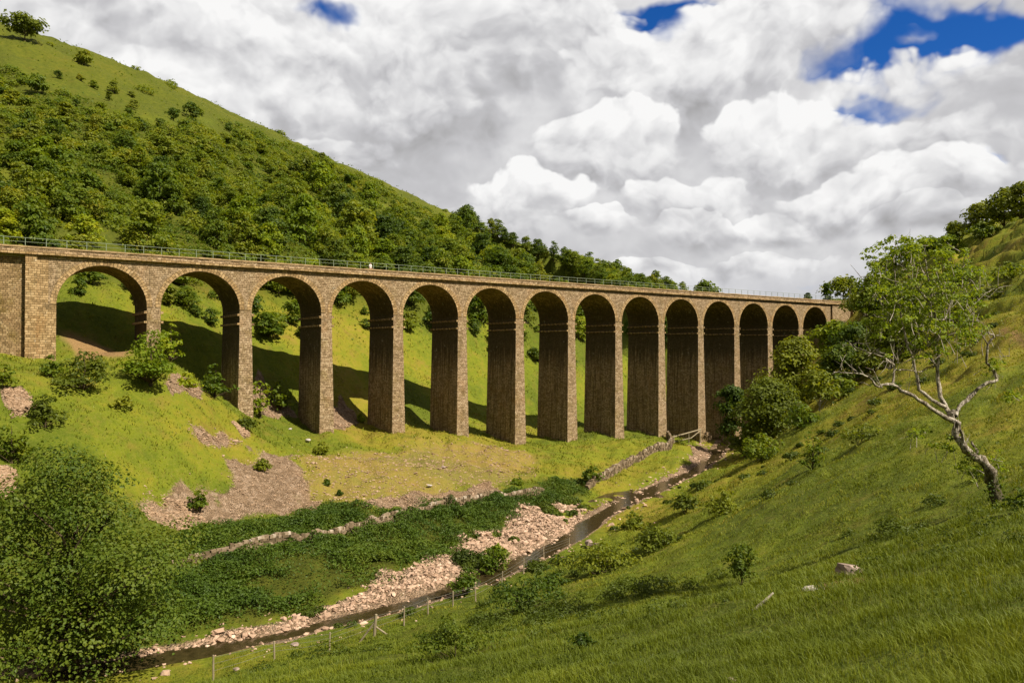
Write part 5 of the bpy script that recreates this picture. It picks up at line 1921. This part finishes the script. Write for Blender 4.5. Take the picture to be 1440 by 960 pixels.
# ------------------------------------------------------------------ the wood and scrub on the far hillside
def make_hillside():
    rng = np.random.default_rng(23)
    protos = []
    for i, (lm, h, w, n, base) in enumerate((('leaf_wood', 8, 7.5, 34, .10), ('leaf_dark', 8.5, 8, 38, .10), ('leaf_mid', 7.5, 7.5, 34, .12), ('leaf_mid', 9, 7, 36, .12), ('leaf_wood', 7, 7.5, 30, .06), ('leaf_bright', 7.5, 7, 32, .12), ('leaf_mid', 9.5, 6, 34, .1))):
        protos.append((lm, h, w, fused_tree('woodland_tree', h, w, h * 0.02, n + 16, 0.42, 22, 400 + i, lm, rmin=0.15, rmax=0.25, bushy=True)))
    shrubs = []
    for i, (lm, n) in enumerate((('leaf_olive', 18), ('leaf_dark', 18), ('leaf_wood', 20), ('leaf_mid', 18))):
        shrubs.append((lm, 2.6, 3.2, fused_tree('scrub_bush', 2.6, 3.2, 0.1, n, 0.30, 70, 430 + i, lm, nl=5)))
    hue = {'leaf_wood': 'mixed green', 'leaf_dark': 'dark green', 'leaf_olive': 'olive green', 'leaf_mid': 'fresh green', 'leaf_bright': 'bright green'}
    placed = []
    count = [0, 0]

    def skyline(px):
        return np.interp(px, [0, 200, 400, 600, 800, 960], [50, 108, 195, 280, 355, 402])

    def try_place(px, py, kind, sz, gap, sink=0.08):
        p = hit(px, py, 60, 800)
        if p[1] < 13 or depth_of(p) > 700:
            return
        for (a, b, r_) in placed:
            if (a - p[0]) ** 2 + (b - p[1]) ** 2 < (gap * (r_ + sz) / 2) ** 2:
                return
        placed.append((p[0], p[1], sz))
        if kind == 0:
            lm, h, w, me = protos[rng.integers(len(protos))]
            s = sz / w
            o = link('woodland_tree', me, None, p - np.array([0, 0, sink * h * s]))
            o.scale = (s * rng.uniform(.88, 1.12), s * rng.uniform(.88, 1.12), s * rng.uniform(.85, 1.2))
            tag(o, hue[lm] + ' broadleaf tree in the wood on the hillside behind the viaduct', 'tree', hue[lm] + ' trees in the hillside wood')
        else:
            lm, h, w, me = shrubs[rng.integers(len(shrubs))]
            o = link('scrub_bush', me, None, p)
            s = sz / w
            o.scale = (s, s * rng.uniform(.8, 1.2), s * rng.uniform(.8, 1.3))
            tag(o, hue[lm] + ' scrub bush scattered over the hillside behind the viaduct', 'bush', hue[lm] + ' scrub bushes on the hillside')
        o.rotation_euler = (0, 0, rng.uniform(0, 6.28))
        count[kind] += 1

    # named stands first: big dark crowns the photo shows
    for px, py, sz in ((80, 260, 12), (120, 290, 10), (60, 235, 9), (225, 290, 9), (290, 260, 7), (395, 265, 8), (450, 275, 12), (475, 300, 12), (500, 345, 12), (540, 350, 11), (575, 360, 10), (430, 345, 11), (380, 350, 10), (340, 330, 9),
                       (460, 255, 9), (520, 300, 10), (560, 320, 9), (620, 320, 8), (640, 345, 9), (700, 355, 9), (740, 372, 9), (600, 345, 9), (262, 430, 4.6), (395, 402, 4.5), (690, 375, 8), (650, 310, 7)):
        try_place(px, py, 0, sz * 0.8, 0.32)
    # the wooded end of the ridge
    for _ in range(1500):
        if count[0] >= 95:
            break
        px = rng.uniform(650, 975)
        sk = skyline(px)
        py = rng.uniform(sk + 10, 350 + px * 0.0667)
        if abs(px - (610 + (py - 320) * 1.1)) < 16:
            continue
        try_place(px, py, 0, rng.uniform(5.5, 9.0), 0.5, 0.15)
    for _ in range(4200):
        if count[0] >= 268:
            break
        px = rng.uniform(-40, 960)
        sk = skyline(px)
        deck = 345 + (max(px, 0)) * 0.0667
        py = rng.uniform(sk, deck + 75)
        t = (py - sk) / (deck - sk + 1e-6)
        dens = sstep(t, 0.28, 0.62) * (0.45 + 0.55 * sstep(px, 150, 420))
        if py > deck:
            dens = 0.85 * sstep(px, 380, 520) * (1 - sstep(py, deck + 40, deck + 70)) * 0.9
        # the bare grassy strip and clearings
        if abs(px - (610 + (py - 320) * 1.1)) < 20 and py > 315:
            dens = 0
        if fbm(np.array([px / 90]), np.array([py / 60]), 3, 55)[0] > 0.22:
            dens *= 0.15
        if t > 0.55 and px > 780:
            dens = 1
        if rng.random() < dens:
            try_place(px, py, 0, rng.uniform(3.6, 7.5) if px < 760 else rng.uniform(5, 8), 0.58)
    # rounded trees along the end of the ridge
    for px, py in ((800, 364), (822, 368), (848, 378), (866, 381), (884, 386), (900, 393), (922, 399), (940, 404), (955, 407), (770, 354), (835, 374), (858, 384), (905, 402), (780, 370), (810, 380), (792, 366), (815, 372), (841, 380), (874, 390), (892, 394), (912, 402), (930, 406), (948, 409), (790, 378), (760, 362)):
        try_place(px, py + 4, 0, rng.uniform(6.0, 9.0), 0.3, 0.25)
    for _ in range(5000):
        if count[1] >= 290:
            break
        px = rng.uniform(-40, 800)
        sk = skyline(px)
        deck = 345 + max(px, 0) * 0.0667
        py = rng.uniform(sk + 2, deck + 160)
        t = (py - sk) / (deck - sk + 1e-6)
        dens = 0.9 * (1 - sstep(t, 0.6, 0.85)) * sstep(t, 0.02, 0.28) + 0.03
        if py > deck:
            dens = 0.35 * (1 - sstep(py, deck + 90, deck + 150))
        if rng.random() < dens:
            try_place(px, py, 1, float(np.exp(rng.normal(1.10, 0.35))), 0.6)
    print('hillside', count)


make_hillside()
